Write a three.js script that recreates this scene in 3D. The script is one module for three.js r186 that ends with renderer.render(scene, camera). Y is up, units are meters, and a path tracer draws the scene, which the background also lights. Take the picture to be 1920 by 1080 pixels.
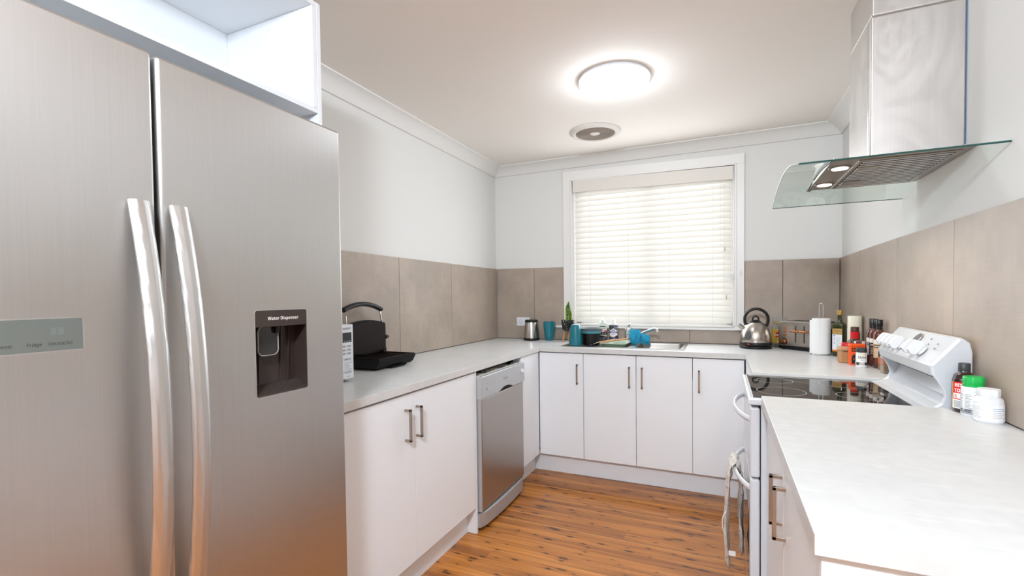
import * as THREE from 'three';
import { RoundedBoxGeometry } from 'three/addons/geometries/RoundedBoxGeometry.js';
import { mergeGeometries, toCreasedNormals } from 'three/addons/utils/BufferGeometryUtils.js';
import { Brush, Evaluator, SUBTRACTION } from 'three-bvh-csg';
import { RectAreaLightUniformsLib } from 'three/addons/lights/RectAreaLightUniformsLib.js';

// ---------------------------------------------------------------- camera, sky, lights, exposure
const scene = new THREE.Scene();
const renderer = new THREE.WebGLRenderer({ antialias: true });
renderer.toneMapping = THREE.LinearToneMapping;
renderer.toneMappingExposure = 1.53;
renderer.shadowMap.enabled = true;
RectAreaLightUniformsLib.init();

const FOCAL = 880.2, CY = 578.13;                       // pixels of the 1920 x 1080 frame
const camera = new THREE.PerspectiveCamera(2 * Math.atan(CY / FOCAL) * 180 / Math.PI, 1920 / (2 * CY), 0.02, 60);
camera.setViewOffset(1920, 2 * CY, 0, 0, 1920, 1080);
camera.rotation.order = 'YXZ';
camera.position.set(1.7846, 1.2579, 3.6544);
camera.rotation.set(-0.0255, 0.4215, -0.0119);
scene.add(camera);

scene.background = new THREE.Color().setRGB(1.8, 1.87, 1.95);   // bright overcast sky outside the openings

// daylight at the kitchen window (in view); the round ceiling light and its added unseen twin carry their own light in their builder
const dayKitchen = new THREE.RectAreaLight(new THREE.Color().setRGB(0.95, 1, 1.06), 1.8, 1.14, 1.06);
dayKitchen.position.set(1.276, 1.58, 0.085); dayKitchen.lookAt(1.276, 1.5, 3); scene.add(dayKitchen);

// ---------------------------------------------------------------- helpers
let seed = 7;
const rnd = () => { seed = (seed * 1664525 + 1013904223) >>> 0; return seed / 4294967296; };
const R = (a, b) => a + (b - a) * rnd();
const V = (x, y, z) => new THREE.Vector3(x, y, z);
const used = {};
const numbered = (n) => { const k = used[n] = (used[n] ?? -1) + 1; return k ? `${n}_${String(k).padStart(3, '0')}` : n; };

function muv(g) {                                        // uv in metres, by the dominant direction of the normal
  const p = g.attributes.position, n = g.attributes.normal, uv = new Float32Array(p.count * 2);
  for (let i = 0; i < p.count; i++) {
    const ax = Math.abs(n.getX(i)), ay = Math.abs(n.getY(i)), az = Math.abs(n.getZ(i));
    const [u, v] = ax >= ay && ax >= az ? [p.getZ(i), p.getY(i)] : ay >= az ? [p.getX(i), p.getZ(i)] : [p.getX(i), p.getY(i)];
    uv[2 * i] = u; uv[2 * i + 1] = v;
  }
  g.setAttribute('uv', new THREE.BufferAttribute(uv, 2));
  return g;
}
const bb = (x0, x1, y0, y1, z0, z1, r = 0.0015, s = 2) => {
  const w = x1 - x0, h = y1 - y0, d = z1 - z0;
  r = Math.min(r, w / 2.02, h / 2.02, d / 2.02);
  const g = r > 0 ? new RoundedBoxGeometry(w, h, d, s, r) : new THREE.BoxGeometry(w, h, d).toNonIndexed();
  return muv(g.translate((x0 + x1) / 2, (y0 + y1) / 2, (z0 + z1) / 2));
};
const bx = (w, h, d, x, y, z, r, s) => bb(x - w / 2, x + w / 2, y - h / 2, y + h / 2, z - d / 2, z + d / 2, r, s);
const join = (list) => mergeGeometries(list.map((g) => {
  const o = g.index ? g.toNonIndexed() : g;
  for (const k of Object.keys(o.attributes)) if (!['position', 'normal', 'uv'].includes(k)) o.deleteAttribute(k);
  return o;
}));
const crease = (g, a = 0.6) => toCreasedNormals(g, a);
const lathe = (pts, seg = 40) => crease(new THREE.LatheGeometry(pts.map((p) => new THREE.Vector2(p[0], p[1])), seg), 0.7);
const cyl = (r0, r1, h, x, y, z, seg = 28) => crease(new THREE.CylinderGeometry(r1, r0, h, seg).translate(x, y + h / 2, z), 0.7);
const tube = (pts, r, seg = 24, rad = 10, closed = false) => new THREE.TubeGeometry(new THREE.CatmullRomCurve3(pts, closed), seg, r, rad, closed);
const shapeOf = (pts, holes = []) => {
  const s = new THREE.Shape(pts.map((p) => new THREE.Vector2(p[0], p[1])));
  for (const h of holes) s.holes.push(new THREE.Path(h.map((p) => new THREE.Vector2(p[0], p[1]))));
  return s;
};
const ext = (s, len, b = 0, seg = 6) => {
  const g = new THREE.ExtrudeGeometry(s, { depth: len - 2 * b, bevelEnabled: b > 0, bevelSize: b, bevelThickness: b, bevelOffset: -b, bevelSegments: 2, curveSegments: seg, steps: 1 });
  return g.translate(0, 0, b);
};
// outlines given as (x,y), (z,y) or (x,z), drawn out along the third axis
const exZ = (pts, z0, z1, b = 0, holes = [], seg) => muv(ext(pts.isShape ? pts : shapeOf(pts, holes), z1 - z0, b, seg).translate(0, 0, z0));
const exX = (pts, x0, x1, b = 0, holes = []) => muv(ext(shapeOf(pts.map((p) => [-p[0], p[1]]), holes.map((h) => h.map((p) => [-p[0], p[1]]))), x1 - x0, b).rotateY(Math.PI / 2).translate(x0, 0, 0));
const exY = (pts, y0, y1, b = 0, holes = []) => muv(ext(shapeOf(pts.map((p) => [p[0], -p[1]]), holes.map((h) => h.map((p) => [p[0], -p[1]]))), y1 - y0, b).rotateX(-Math.PI / 2).translate(0, y0, 0));
const rrect = (a0, a1, b0, b1, r, n = 5) => {            // rounded rectangle outline
  const o = [];
  for (const [cx, cy, s] of [[a1 - r, b1 - r, 0], [a0 + r, b1 - r, 1], [a0 + r, b0 + r, 2], [a1 - r, b0 + r, 3]])
    for (let i = 0; i <= n; i++) { const t = (s + i / n) * Math.PI / 2; o.push([cx + r * Math.cos(t), cy + r * Math.sin(t)]); }
  return o;
};
const oval = (cx, cy, rx, ry, n = 32) => Array.from({ length: n }, (_, i) => [cx + rx * Math.cos(i / n * 2 * Math.PI), cy + ry * Math.sin(i / n * 2 * Math.PI)]);
function sweep(path, prof, side) {                       // prof: (across side, across normal) ; side: fixed vector
  const n = path.length, m = prof.length, pos = [], idx = [], rings = [];
  for (let i = 0; i < n; i++) {
    const t = path[Math.min(i + 1, n - 1)].clone().sub(path[Math.max(i - 1, 0)]).normalize();
    const nn = t.clone().cross(side).normalize(), ss = side.clone().normalize();
    rings.push(prof.map(([a, b]) => path[i].clone().addScaledVector(ss, a).addScaledVector(nn, b)));
  }
  for (const r of rings) for (const p of r) pos.push(p.x, p.y, p.z);
  for (let i = 0; i < n - 1; i++) for (let j = 0; j < m; j++) {
    const a = i * m + j, b = i * m + (j + 1) % m, c = a + m, d = b + m;
    idx.push(a, c, b, b, c, d);
  }
  for (const [k, f] of [[0, 1], [n - 1, -1]]) {
    const c = pos.length / 3, q = rings[k].reduce((s, p) => s.add(p), V(0, 0, 0)).divideScalar(m);
    pos.push(q.x, q.y, q.z);
    for (let j = 0; j < m; j++) { const a = k * m + j, b = k * m + (j + 1) % m; f > 0 ? idx.push(c, a, b) : idx.push(c, b, a); }
  }
  const g = new THREE.BufferGeometry();
  g.setAttribute('position', new THREE.Float32BufferAttribute(pos, 3)); g.setIndex(idx); g.computeVertexNormals();
  const c = crease(g, 0.8); return muv(c);
}
function part(parent, name, geo, mat, label) {
  if (!geo.attributes.uv) muv(geo);
  const m = new THREE.Mesh(geo, mat); m.name = name; m.castShadow = m.receiveShadow = true;
  if (label) m.userData.label = label;
  parent.add(m); return m;
}
function thing(name, label, category, [x, y, z] = [0, 0, 0], turn = 0, group) {
  const o = new THREE.Group(); o.name = numbered(name); o.position.set(x, y, z); o.rotation.y = turn;
  o.userData = { label, category }; if (group) o.userData.group = group;
  scene.add(o); return o;
}
function struct(name, geo, mat, label, category) {
  const m = part(scene, name, geo, mat); m.userData = { kind: 'structure', label, category }; return m;
}
const tg = (g, x, y, z) => g.translate(x, y, z);

// ---------------------------------------------------------------- textures
const hash = (x, y, s) => { let h = (x * 374761393 + y * 668265263 + s * 2147483647) | 0; h = Math.imul(h ^ (h >>> 13), 1274126177); return ((h ^ (h >>> 16)) >>> 0) / 4294967296; };
function vn(x, y, px, py, s) {                           // value noise, periodic in px, py cells
  const xi = Math.floor(x), yi = Math.floor(y), fx = x - xi, fy = y - yi, u = fx * fx * (3 - 2 * fx), v = fy * fy * (3 - 2 * fy);
  const w = (a, n) => ((a % n) + n) % n, h = (a, b) => hash(w(a, px), w(b, py), s);
  return (h(xi, yi) * (1 - u) + h(xi + 1, yi) * u) * (1 - v) + (h(xi, yi + 1) * (1 - u) + h(xi + 1, yi + 1) * u) * v;
}
function dataTex(w, h, fn, srgb = true, repeat = [1, 1]) {
  const d = new Uint8Array(w * h * 4);
  for (let j = 0; j < h; j++) for (let i = 0; i < w; i++) {
    const c = fn(i / w, j / h), k = (j * w + i) * 4;
    d[k] = c[0]; d[k + 1] = c[1]; d[k + 2] = c[2]; d[k + 3] = 255;
  }
  const t = new THREE.DataTexture(d, w, h); t.wrapS = t.wrapT = THREE.RepeatWrapping; t.magFilter = t.minFilter = THREE.LinearFilter;
  if (srgb) t.colorSpace = THREE.SRGBColorSpace; t.repeat.set(...repeat); t.needsUpdate = true; return t;
}
function print(w, h, draw) {
  const c = document.createElement('canvas'); c.width = w; c.height = h; const x = c.getContext('2d'); draw(x, w, h);
  const t = new THREE.CanvasTexture(c); t.colorSpace = THREE.SRGBColorSpace; return t;
}
const sc = (c, k) => c.map((v) => Math.max(0, Math.min(255, v * k)));
// stone-look wall tile: cloudy taupe with a faint linen weave, 1.2 m a side
const tileTex = dataTex(768, 768, (u, v) => {
  const cloud = vn(u * 5, v * 5, 5, 5, 1) * 0.5 + vn(u * 13, v * 11, 13, 11, 2) * 0.3 + vn(u * 37, v * 31, 37, 31, 3) * 0.2;
  const weave = vn(u * 24, v * 384, 24, 384, 4) + vn(u * 384, v * 24, 384, 24, 5);
  const k = 0.91 + cloud * 0.19 + (weave - 1) * 0.022;
  return sc([170, 155, 141], k);
}, true, [1 / 1.2, 1 / 1.2]);
// worktop laminate: off-white with short faint streaks, 1 m a side
const benchTex = dataTex(512, 512, (u, v) => {
  const s = vn(u * 14, v * 120, 14, 120, 11), f = vn(u * 50, v * 40, 50, 40, 12);
  const k = 0.965 + 0.03 * f + (s > 0.8 ? 0.02 : 0) + vn(u * 4, v * 5, 4, 5, 13) * 0.02;
  return sc([216, 216, 214], k);
});
// brushed steel: fine lines along v
const brushTex = dataTex(512, 256, (u, v) => { const k = 0.975 + 0.026 * (vn(u * 512, v * 3, 512, 3, 21) * 0.7 + vn(u * 170, v * 2, 170, 2, 22) * 0.3); return sc([205, 203, 200], k); }, true, [2.5, 1.2]);
// the same lines along u
const brushTexH = dataTex(256, 512, (u, v) => { const k = 0.93 + 0.1 * (vn(u * 3, v * 512, 3, 512, 23) * 0.6 + vn(u * 2, v * 170, 2, 170, 24) * 0.4); return sc([200, 197, 192], k); }, true, [3, 6]);
// hand-wiped film on the flue: soft arcs
const wipeTex = dataTex(512, 512, (u, v) => {
  const a = Math.hypot(u - 0.35, v - 0.4), s = vn(a * 26, Math.atan2(v - 0.4, u - 0.35) * 2 + 9, 64, 64, 31), f = vn(u * 220, v * 3, 220, 3, 32), b = vn(u * 4, v * 4, 4, 4, 33);
  const k = 0.93 + 0.025 * s + 0.02 * f + 0.05 * b; return sc([208, 204, 200], k);
}, true, [3.2, 1.6]);
const wipeRough = dataTex(256, 256, (u, v) => {
  const a = Math.hypot(u - 0.35, v - 0.4), s = vn(a * 26, Math.atan2(v - 0.4, u - 0.35) * 2 + 9, 64, 64, 31); const k = 92 + 24 * s + 22 * vn(u * 5, v * 5, 5, 5, 34); return [k, k, k];
}, false, [3.2, 1.6]);
// cypress boards: golden brown, streaky, full of small dark knots; one texture 2.4 m x one board
function woodTex(s) {
  const knots = [];
  for (let i = 0; i < 24; i++) { const g = hash(i, 3, s); knots.push([hash(i, 1, s), 0.08 + 0.84 * hash(i, 2, s), 0.0024 + 0.0056 * g * g, 2 + 2.2 * hash(i, 4, s), hash(i, 5, s)]); }
  const tone = 0.86 + 0.3 * hash(9, 9, s);
  return dataTex(1200, 72, (u, v) => {
    let bend = 0, dark = 0, ring = 0, halo = 0;
    for (const [ku, kv, r, asp, q] of knots) {
      let du = u - ku; du -= Math.round(du); const x = du * 2.4 / (r * asp), y = (v - kv) * 0.084 / r, d = Math.hypot(x, y);
      if (Math.abs(x) > 14 || Math.abs(y) > 6) continue;
      bend += Math.exp(-d * d / 5) * (y > 0 ? 0.03 : -0.03);
      const edge = d * (1 + 0.35 * (vn(u * 400, v * 24, 400, 24, s + 8) - 0.5));
      if (edge < 1) { dark = Math.max(dark, 1 - 0.35 * edge * edge); if (q > 0.7 && r > 0.004 && d < 0.4) ring = 0.75; }
      halo += 0.34 * Math.exp(-Math.max(0, d - 0.8) * 1.3) + 0.3 * Math.exp(-(x * x) / 26 - y * y / 0.5);
    }
    const w = v + bend + 0.08 * (vn(u * 9, v * 2, 9, 64, s + 5) - 0.5);
    const g1 = vn(u * 5, w * 9, 5, 64, s + 1), g2 = vn(u * 16, w * 26, 16, 128, s + 2), g3 = vn(u * 260, w * 44, 260, 128, s + 3), big = vn(u * 4, w * 2, 4, 64, s + 4);
    let k = (0.84 + 0.16 * (g1 - 0.5) + 0.1 * (g2 - 0.5) + 0.05 * (g3 - 0.5) + 0.34 * (big - 0.5)) * tone;
    const streak = vn(u * 7, w * 20 + 40, 7, 128, s + 6); if (streak > 0.78) k *= 1 - 1.1 * (streak - 0.78);
    k *= 1 - 0.5 * Math.min(1, halo); k = Math.max(0.2, Math.min(1.15, k));
    let c = [196 * k ** 0.85, 126 * k ** 1.05, 55 * k ** 1.2];
    if (dark) c = c.map((x, i) => x * (1 - dark * 0.8) + [46, 32, 26][i] * dark * 0.8);
    if (ring) c = c.map((x, i) => x * (1 - ring) + [126, 90, 58][i] * ring);
    return c;
  });
}
const woods = [101, 202, 303, 404, 505].map(woodTex);

// ---------------------------------------------------------------- materials
const P = (o) => new THREE.MeshPhysicalMaterial(o);
const mat = {
  wall: P({ color: '#e2e1dd', roughness: 0.85 }),
  ceiling: P({ color: '#eee9e2', roughness: 0.9 }),
  cornice: P({ color: '#e6e4e0', roughness: 0.75 }),
  trim: P({ color: '#eceae6', roughness: 0.35 }),
  door: P({ color: '#f1f4f7', roughness: 0.38 }),
  carcass: P({ color: '#e3e5e8', roughness: 0.5 }),
  bench: P({ map: benchTex, roughness: 0.3, specularIntensity: 0.8 }),
  tile: P({ map: tileTex, roughness: 0.42 }),
  grout: P({ color: '#4a4440', roughness: 0.9 }),
  shelf: P({ color: '#e4e6e8', roughness: 0.45 }),
  steel: P({ map: brushTex, metalness: 1, roughness: 0.36, anisotropy: 0.6 }),
  steelDW: P({ map: brushTex, color: '#e6e3e0', metalness: 1, roughness: 0.34, anisotropy: 0.5 }),
  satin: P({ color: '#d4d3d1', metalness: 1, roughness: 0.4 }),
  handle: P({ color: '#b3a79b', metalness: 1, roughness: 0.34 }),
  chrome: P({ color: '#dcdcdc', metalness: 1, roughness: 0.07 }),
  sink: P({ map: brushTexH, color: '#cfccc8', metalness: 1, roughness: 0.36 }),
  flue: P({ map: wipeTex, metalness: 1, roughness: 1, roughnessMap: wipeRough }),
  hood: P({ map: brushTexH, color: '#dcd6d0', metalness: 1, roughness: 0.33 }),
  silver: P({ color: '#b9bbbe', metalness: 0.5, roughness: 0.4 }),
  fridgeSide: P({ color: '#b9bbbc', roughness: 0.5 }),
  black: P({ color: '#0c0c0d', roughness: 0.36, specularIntensity: 0.8 }),
  matt: P({ color: '#121212', roughness: 0.7, specularIntensity: 0.6 }),
  gap: P({ color: '#161514', roughness: 0.9 }),
  enamel: P({ color: '#d3d6da', roughness: 0.16 }),
  plastic: P({ color: '#e3e5e8', roughness: 0.3 }),
  ceran: P({ color: '#120f0e', roughness: 0.035, specularIntensity: 1, ior: 1.6 }),
  ringMark: P({ color: '#b9babc', roughness: 0.3 }),
  glass: P({ color: '#ffffff', roughness: 0.02, transmission: 1, thickness: 0, ior: 1.5 }),
  hoodGlass: P({ color: '#e6f1ec', roughness: 0.02, transmission: 1, thickness: 0, ior: 1.5 }),
  glassEdge: P({ color: '#1d4a44', roughness: 0.12 }),
  clear: P({ color: '#f5f7f6', roughness: 0.06, transmission: 0.92, thickness: 0, ior: 1.48 }),
  slat: P({ color: '#f6f4ef', roughness: 1, transmission: 0.42, thickness: 0 }),
  valance: P({ color: '#e2dcd3', roughness: 0.5 }),
  teal: P({ color: '#0d7180', roughness: 0.28, clearcoat: 0.3 }),
  tealLight: P({ color: '#4e98a4', roughness: 0.45 }),
  greyPlastic: P({ color: '#5d666d', roughness: 0.45 }),
  wood: P({ color: '#c98e57', roughness: 0.6 }),
  copper: P({ color: '#d08a5f', metalness: 1, roughness: 0.22 }),
  cloth: P({ color: '#2f9fc4', roughness: 1, sheen: 0.4 }),
  paper: P({ color: '#f0f0ee', roughness: 0.95 }),
  oil: P({ color: '#2c3208', roughness: 0.08, clearcoat: 0.6 }),
  gold: P({ color: '#c9a35a', metalness: 0.6, roughness: 0.35 }),
  red: P({ color: '#d8141b', roughness: 0.35 }),
  orange: P({ color: '#f4570c', roughness: 0.35 }),
  green: P({ color: '#18b04f', roughness: 0.4 }),
  cream: P({ color: '#ece7d0', roughness: 0.45 }),
  brownGlass: P({ color: '#2b1510', roughness: 0.1, clearcoat: 0.5 }),
  sauce: P({ color: '#431a10', roughness: 0.12, clearcoat: 0.6 }),
  sauceRed: P({ color: '#5a1a14', roughness: 0.14, clearcoat: 0.6 }),
  coffee: P({ color: '#3c241a', roughness: 0.3, clearcoat: 0.6 }),
  bran: P({ color: '#bb8d62', roughness: 0.8 }),
  tan: P({ color: '#cfa37c', roughness: 0.55 }),
  spice: P({ color: '#8b6a4a', roughness: 0.5, clearcoat: 0.7 }),
  pepper: P({ color: '#7b6f63', roughness: 0.5, clearcoat: 0.7 }),
  whiteCap: P({ color: '#e6e7e8', roughness: 0.4 }),
  darkCap: P({ color: '#34363a', roughness: 0.45 }),
  teflon: P({ color: '#1d1410', roughness: 0.6, specularIntensity: 0.4 }),
  soil: P({ color: '#2a2019', roughness: 1 }),
  lampGlow: P({ color: '#ffffff', roughness: 0.4, emissive: new THREE.Color(1, 0.98, 0.95), emissiveIntensity: 1.6 }),
  ledGlow: P({ color: '#ffffff', emissive: new THREE.Color(1, 0.93, 0.84), emissiveIntensity: 3 }),
  vent: P({ color: '#d6d0c9', roughness: 0.6 }),
  ventDust: P({ color: '#a79c91', roughness: 0.9 }),
};
const lit = (t, o = {}) => P({ map: t, roughness: 0.5, ...o });

// ---------------------------------------------------------------- room shell
const W = 2.492, TOP = 2.345, COR = 2.278, BH = 0.9, BT = 0.0335;
const XE = 5.6, ZE = 6.5, ZR = 2.98;
const floor = struct('floor', bb(-0.1, XE + 0.1, -0.12, -0.018, -0.1, ZE + 0.1, 0), mat.gap, 'varnished cypress board floor with dark knots', 'floor');
{
  const planks = woods.map((t) => P({ map: t, roughness: 0.5, specularIntensity: 0.5, clearcoat: 0.55, clearcoatRoughness: 0.12 }));
  const PW = 0.084;
  for (let r = 0; r * PW < ZE; r++) {
    const z0 = r * PW, z1 = Math.min(z0 + PW, ZE); let x = 0;
    const wide = z0 > ZR + 0.1 ? XE : W;
    let next = r % 3 === 0 ? 2.492 : R(0.7, 2.3);
    while (x < wide - 0.01) {
      const x1 = Math.min(wide, next); next = x1 + R(1.8, 2.6);
      const g = new THREE.BoxGeometry(x1 - x - 0.0006, 0.018, z1 - z0 - 0.0007).toNonIndexed().translate((x + x1) / 2, -0.009 + (rnd() - 0.5) * 0.0003, (z0 + z1) / 2);
      const p = g.attributes.position, uv = g.attributes.uv, off = rnd();
      for (let i = 0; i < p.count; i++) uv.setXY(i, p.getX(i) / 2.4 + off, (p.getZ(i) - z0) / PW * 0.98 + 0.01);
      part(floor, 'floor_board', g, planks[Math.floor(rnd() * 5)]);
      x = x1;
    }
  }
}
for (const z of [0.756, 1.26, 1.596]) part(floor, 'seam_filler', bb(0.55, 1.97, -0.003, 0.0003, z - 0.0012, z + 0.0012, 0), P({ color: '#d6a05a', roughness: 0.5 }), 'pale filled joint');
struct('ceiling', bb(-0.1, XE + 0.1, TOP, TOP + 0.1, -0.1, ZE + 0.1, 0), mat.ceiling, 'plain off-white plasterboard ceiling', 'ceiling');
struct('wall_left', bb(-0.1, 0, 0, TOP, -0.1, ZE + 0.1, 0), mat.wall, 'off-white painted wall behind the fridge and grill', 'wall');
const WIN = { x0: 0.69, x1: 1.862, y0: 1.03, y1: 2.172 };
struct('wall_back', exZ([[0, 0], [W + 0.1, 0], [W + 0.1, TOP], [0, TOP]], -0.1, 0, 0, [[[WIN.x0, WIN.y0], [WIN.x0, WIN.y1], [WIN.x1, WIN.y1], [WIN.x1, WIN.y0]]]), mat.wall, 'off-white painted wall around the kitchen window', 'wall');
struct('wall_right', bb(W, W + 0.1, 0, TOP, 0, ZR, 0), mat.wall, 'white painted wall carrying the range hood', 'wall');
struct('wall_return', bb(W + 0.1, XE, 0, TOP, ZR - 0.1, ZR, 0), mat.wall, 'white wall of the living area beside the kitchen', 'wall');
struct('wall_side', bb(XE, XE + 0.1, 0, TOP, ZR - 0.1, ZE + 0.1, 0), mat.wall, 'white side wall of the living area', 'wall');
struct('wall_rear', bb(0, XE, 0, TOP, ZE, ZE + 0.1, 0), mat.wall, 'white rear wall of the living area', 'wall');

// cornices with mitred corners
function cornice(name, run, label) {
  const prof = [[0, COR], [0.014, COR - 0.001], [0.018, COR + 0.004], [0.032, COR + 0.022], [0.056, COR + 0.044], [0.084, COR + 0.056], [0.09, COR + 0.057], [0.098, COR + 0.06], [0.098, TOP]];
  const pos = [], idx = [];
  prof.forEach(([o, y]) => { const [a, b] = run(o); pos.push(a[0], y, a[1], b[0], y, b[1]); });
  for (let i = 0; i < prof.length - 1; i++) { const a = 2 * i; idx.push(a, a + 1, a + 2, a + 1, a + 3, a + 2); }
  const g = new THREE.BufferGeometry(); g.setAttribute('position', new THREE.Float32BufferAttribute(pos, 3)); g.setIndex(idx); g.computeVertexNormals();
  const c = crease(g, 0.5);
  const m = struct(name, muv(c), mat.cornice, label, 'cornice'); m.material.side = THREE.DoubleSide;
}
cornice('trim_1', (o) => [[o, o], [o, ZE]], 'coved plaster cornice along the wall behind the fridge');
cornice('trim_2', (o) => [[W - o, o], [o, o]], 'coved plaster cornice above the kitchen window');
cornice('trim_3', (o) => [[W - o, ZR], [W - o, o]], 'coved plaster cornice along the range hood wall');

// kitchen window: architrave, sill, reveal, sash, glass
{
  const w = struct('window_1', join([
    bb(0.612, 0.69, 1.0, 2.25, 0, 0.018, 0.004), bb(1.862, 1.925, 1.0, 2.232, 0, 0.018, 0.004)]), mat.trim, 'white timber framed kitchen window behind the blind', 'window');
  part(w, 'head_architrave', exZ([[0.612, 2.178], [1.925, 2.158], [1.925, 2.226], [0.612, 2.252]], 0.0005, 0.019, 0.003), mat.trim);
  part(w, 'architrave_bead', join([bb(0.676, 0.69, 1.03, 2.18, 0.016, 0.026, 0.004), bb(1.862, 1.876, 1.03, 2.165, 0.016, 0.026, 0.004), exZ([[0.676, 2.17], [1.876, 2.152], [1.876, 2.165], [0.676, 2.184]], 0.016, 0.026, 0.003)]), mat.trim);
  part(w, 'sill', bb(0.545, 1.925, 1.0, 1.017, -0.09, 0.034, 0.004), mat.trim);
  part(w, 'reveal', join([bb(0.69, 0.7, 1.017, 2.172, -0.1, 0, 0.001), bb(1.852, 1.862, 1.017, 2.172, -0.1, 0, 0.001), bb(0.69, 1.862, 2.16, 2.172, -0.1, 0, 0.001)]), mat.trim);
  part(w, 'sash', join([bb(0.7, 0.74, 1.02, 2.16, -0.09, -0.06, 0.003), bb(1.812, 1.852, 1.02, 2.16, -0.09, -0.06, 0.003), bb(1.256, 1.3, 1.02, 2.16, -0.088, -0.058, 0.003), bb(0.7, 1.852, 1.02, 1.06, -0.09, -0.06, 0.003), bb(0.7, 1.852, 2.12, 2.16, -0.09, -0.06, 0.003)]), mat.trim);
  part(w, 'pane', bb(0.74, 1.256, 1.06, 2.12, -0.077, -0.075, 0), mat.glass);
  part(w, 'pane', bb(1.3, 1.812, 1.06, 2.12, -0.077, -0.075, 0), mat.glass);
  part(w, 'cord_cleat', join([bx(0.006, 0.035, 0.008, 1.9, 1.405, 0.022, 0.002), bx(0.012, 0.008, 0.012, 1.9, 1.385, 0.024, 0.002)]), mat.plastic);
  part(w, 'latch', bx(0.012, 0.04, 0.016, 1.848, 1.376, 0.03, 0.002), mat.silver, 'small grey latch');
}
// wall tiles: each tile a piece of its wall's splashback
function splash(name, label, tiles, make) {
  const s = new THREE.Group(); s.name = name; s.userData = { kind: 'structure', label, category: 'tiles' }; scene.add(s);
  for (const t of tiles) {
    const g = make(t), uv = g.attributes.uv, ou = rnd() * 7, ov = rnd() * 7;
    for (let i = 0; i < uv.count; i++) uv.setXY(i, uv.getX(i) + ou, uv.getY(i) + ov);
    part(s, 'tile', g, mat.tile);
  }
  return s;
}
const T = 0.0108, J = 0.0016, TB = 0.9045;
const sl = splash('wall_left_tiles', 'large taupe stone-look tiles behind the contact grill', [[0.0135, 0.171, 1.494, 1.494], [0.171, 0.755, 1.494, 1.497], [0.755, 1.351, 1.497, 1.5], [1.351, 1.946, 1.5, 1.503], [1.946, 2.461, 1.503, 1.505]],
  ([z0, z1, a, b]) => exX([[z0 + J, TB], [z1 - J, TB], [z1 - J, b], [z0 + J, a]], 0.0005, T, 0.0008));
part(sl, 'grout', bb(0.0001, T - 0.003, 0.9, 1.492, 0.012, 2.46, 0), mat.grout);
const sbk = splash('wall_back_tiles', 'large taupe stone-look tiles on the window wall', [[0.0125, 0.356, TB, 1.4935, 1.491], [0.356, 0.6105, TB, 1.491, 1.4895], [1.927, 2.157, TB, 1.486, 1.484], [2.157, 2.4785, TB, 1.484, 1.4815], [0.6105, 0.98, TB, 0.998, 0.998], [0.98, 1.567, TB, 0.998, 0.998], [1.567, 1.927, TB, 0.998, 0.998]],
  ([x0, x1, y0, a, b]) => exZ([[x0 + J, y0], [x1 - J, y0], [x1 - J, b], [x0 + J, a]], 0.0005, T, 0.0008));
part(sbk, 'grout', join([bb(0.011, 0.6115, 0.9, 1.488, 0.0001, T - 0.003, 0), bb(1.926, 2.481, 0.9, 1.4805, 0.0001, T - 0.003, 0), bb(0.6115, 1.926, 0.9, 0.9975, 0.0001, T - 0.003, 0)]), mat.grout);
const sr = splash('wall_right_tiles', 'large taupe stone-look tiles behind the cooker', [[0.0135, 0.49, 1.483, 1.489], [0.49, 1.087, 1.489, 1.493], [1.087, 1.641, 1.493, 1.493], [1.641, 2.24, 1.493, 1.493], [2.24, 2.84, 1.493, 1.493]],
  ([z0, z1, a, b]) => exX([[z0 + J, TB], [z1 - J, TB], [z1 - J, b], [z0 + J, a]], W - T, W - 0.0005, 0.0008));
part(sr, 'grout', bb(W - T + 0.003, W - 0.0001, 0.9, 1.48, 0.012, 2.838, 0), mat.grout);

// ---------------------------------------------------------------- worktops
const D = 0.606, D2 = 0.559, XR = 1.909, ZL = 2.4605, ZS0 = 1.262, ZS1 = 1.806;
const SK = { x0: 0.735, x1: 1.562, z0: 0.055, z1: 0.488 };
{
  const t = thing('worktop', 'off-white laminate worktop running round three sides with inset sink', 'worktop');
  part(t, 'slab', exY([[0.003, 0.003], [W - 0.003, 0.003], [W - 0.003, ZS0], [XR, ZS0], [XR, D2], [D, D2], [D, ZL], [0.003, ZL]], BH - BT, BH, 0.0012, [[[SK.x0 + 0.012, SK.z0 + 0.012], [SK.x0 + 0.012, SK.z1 - 0.012], [SK.x1 - 0.012, SK.z1 - 0.012], [SK.x1 - 0.012, SK.z0 + 0.012]]]), mat.bench);
  const p = thing('worktop', 'off-white laminate worktop of the peninsula beside the cooker', 'worktop');
  part(p, 'slab', bb(XR, W - 0.003, BH - BT, BH, ZS1, 2.842, 0.0014), mat.bench);
  const edge = P({ color: '#a58e7c', roughness: 0.6 });
  part(p, 'edge_seam', join([bb(XR - 0.0006, XR + 0.0008, BH - BT + 0.001, BH - 0.0008, 2.8412, 2.8424, 0)]), edge, 'thin brown laminate edge line');
}

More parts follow.
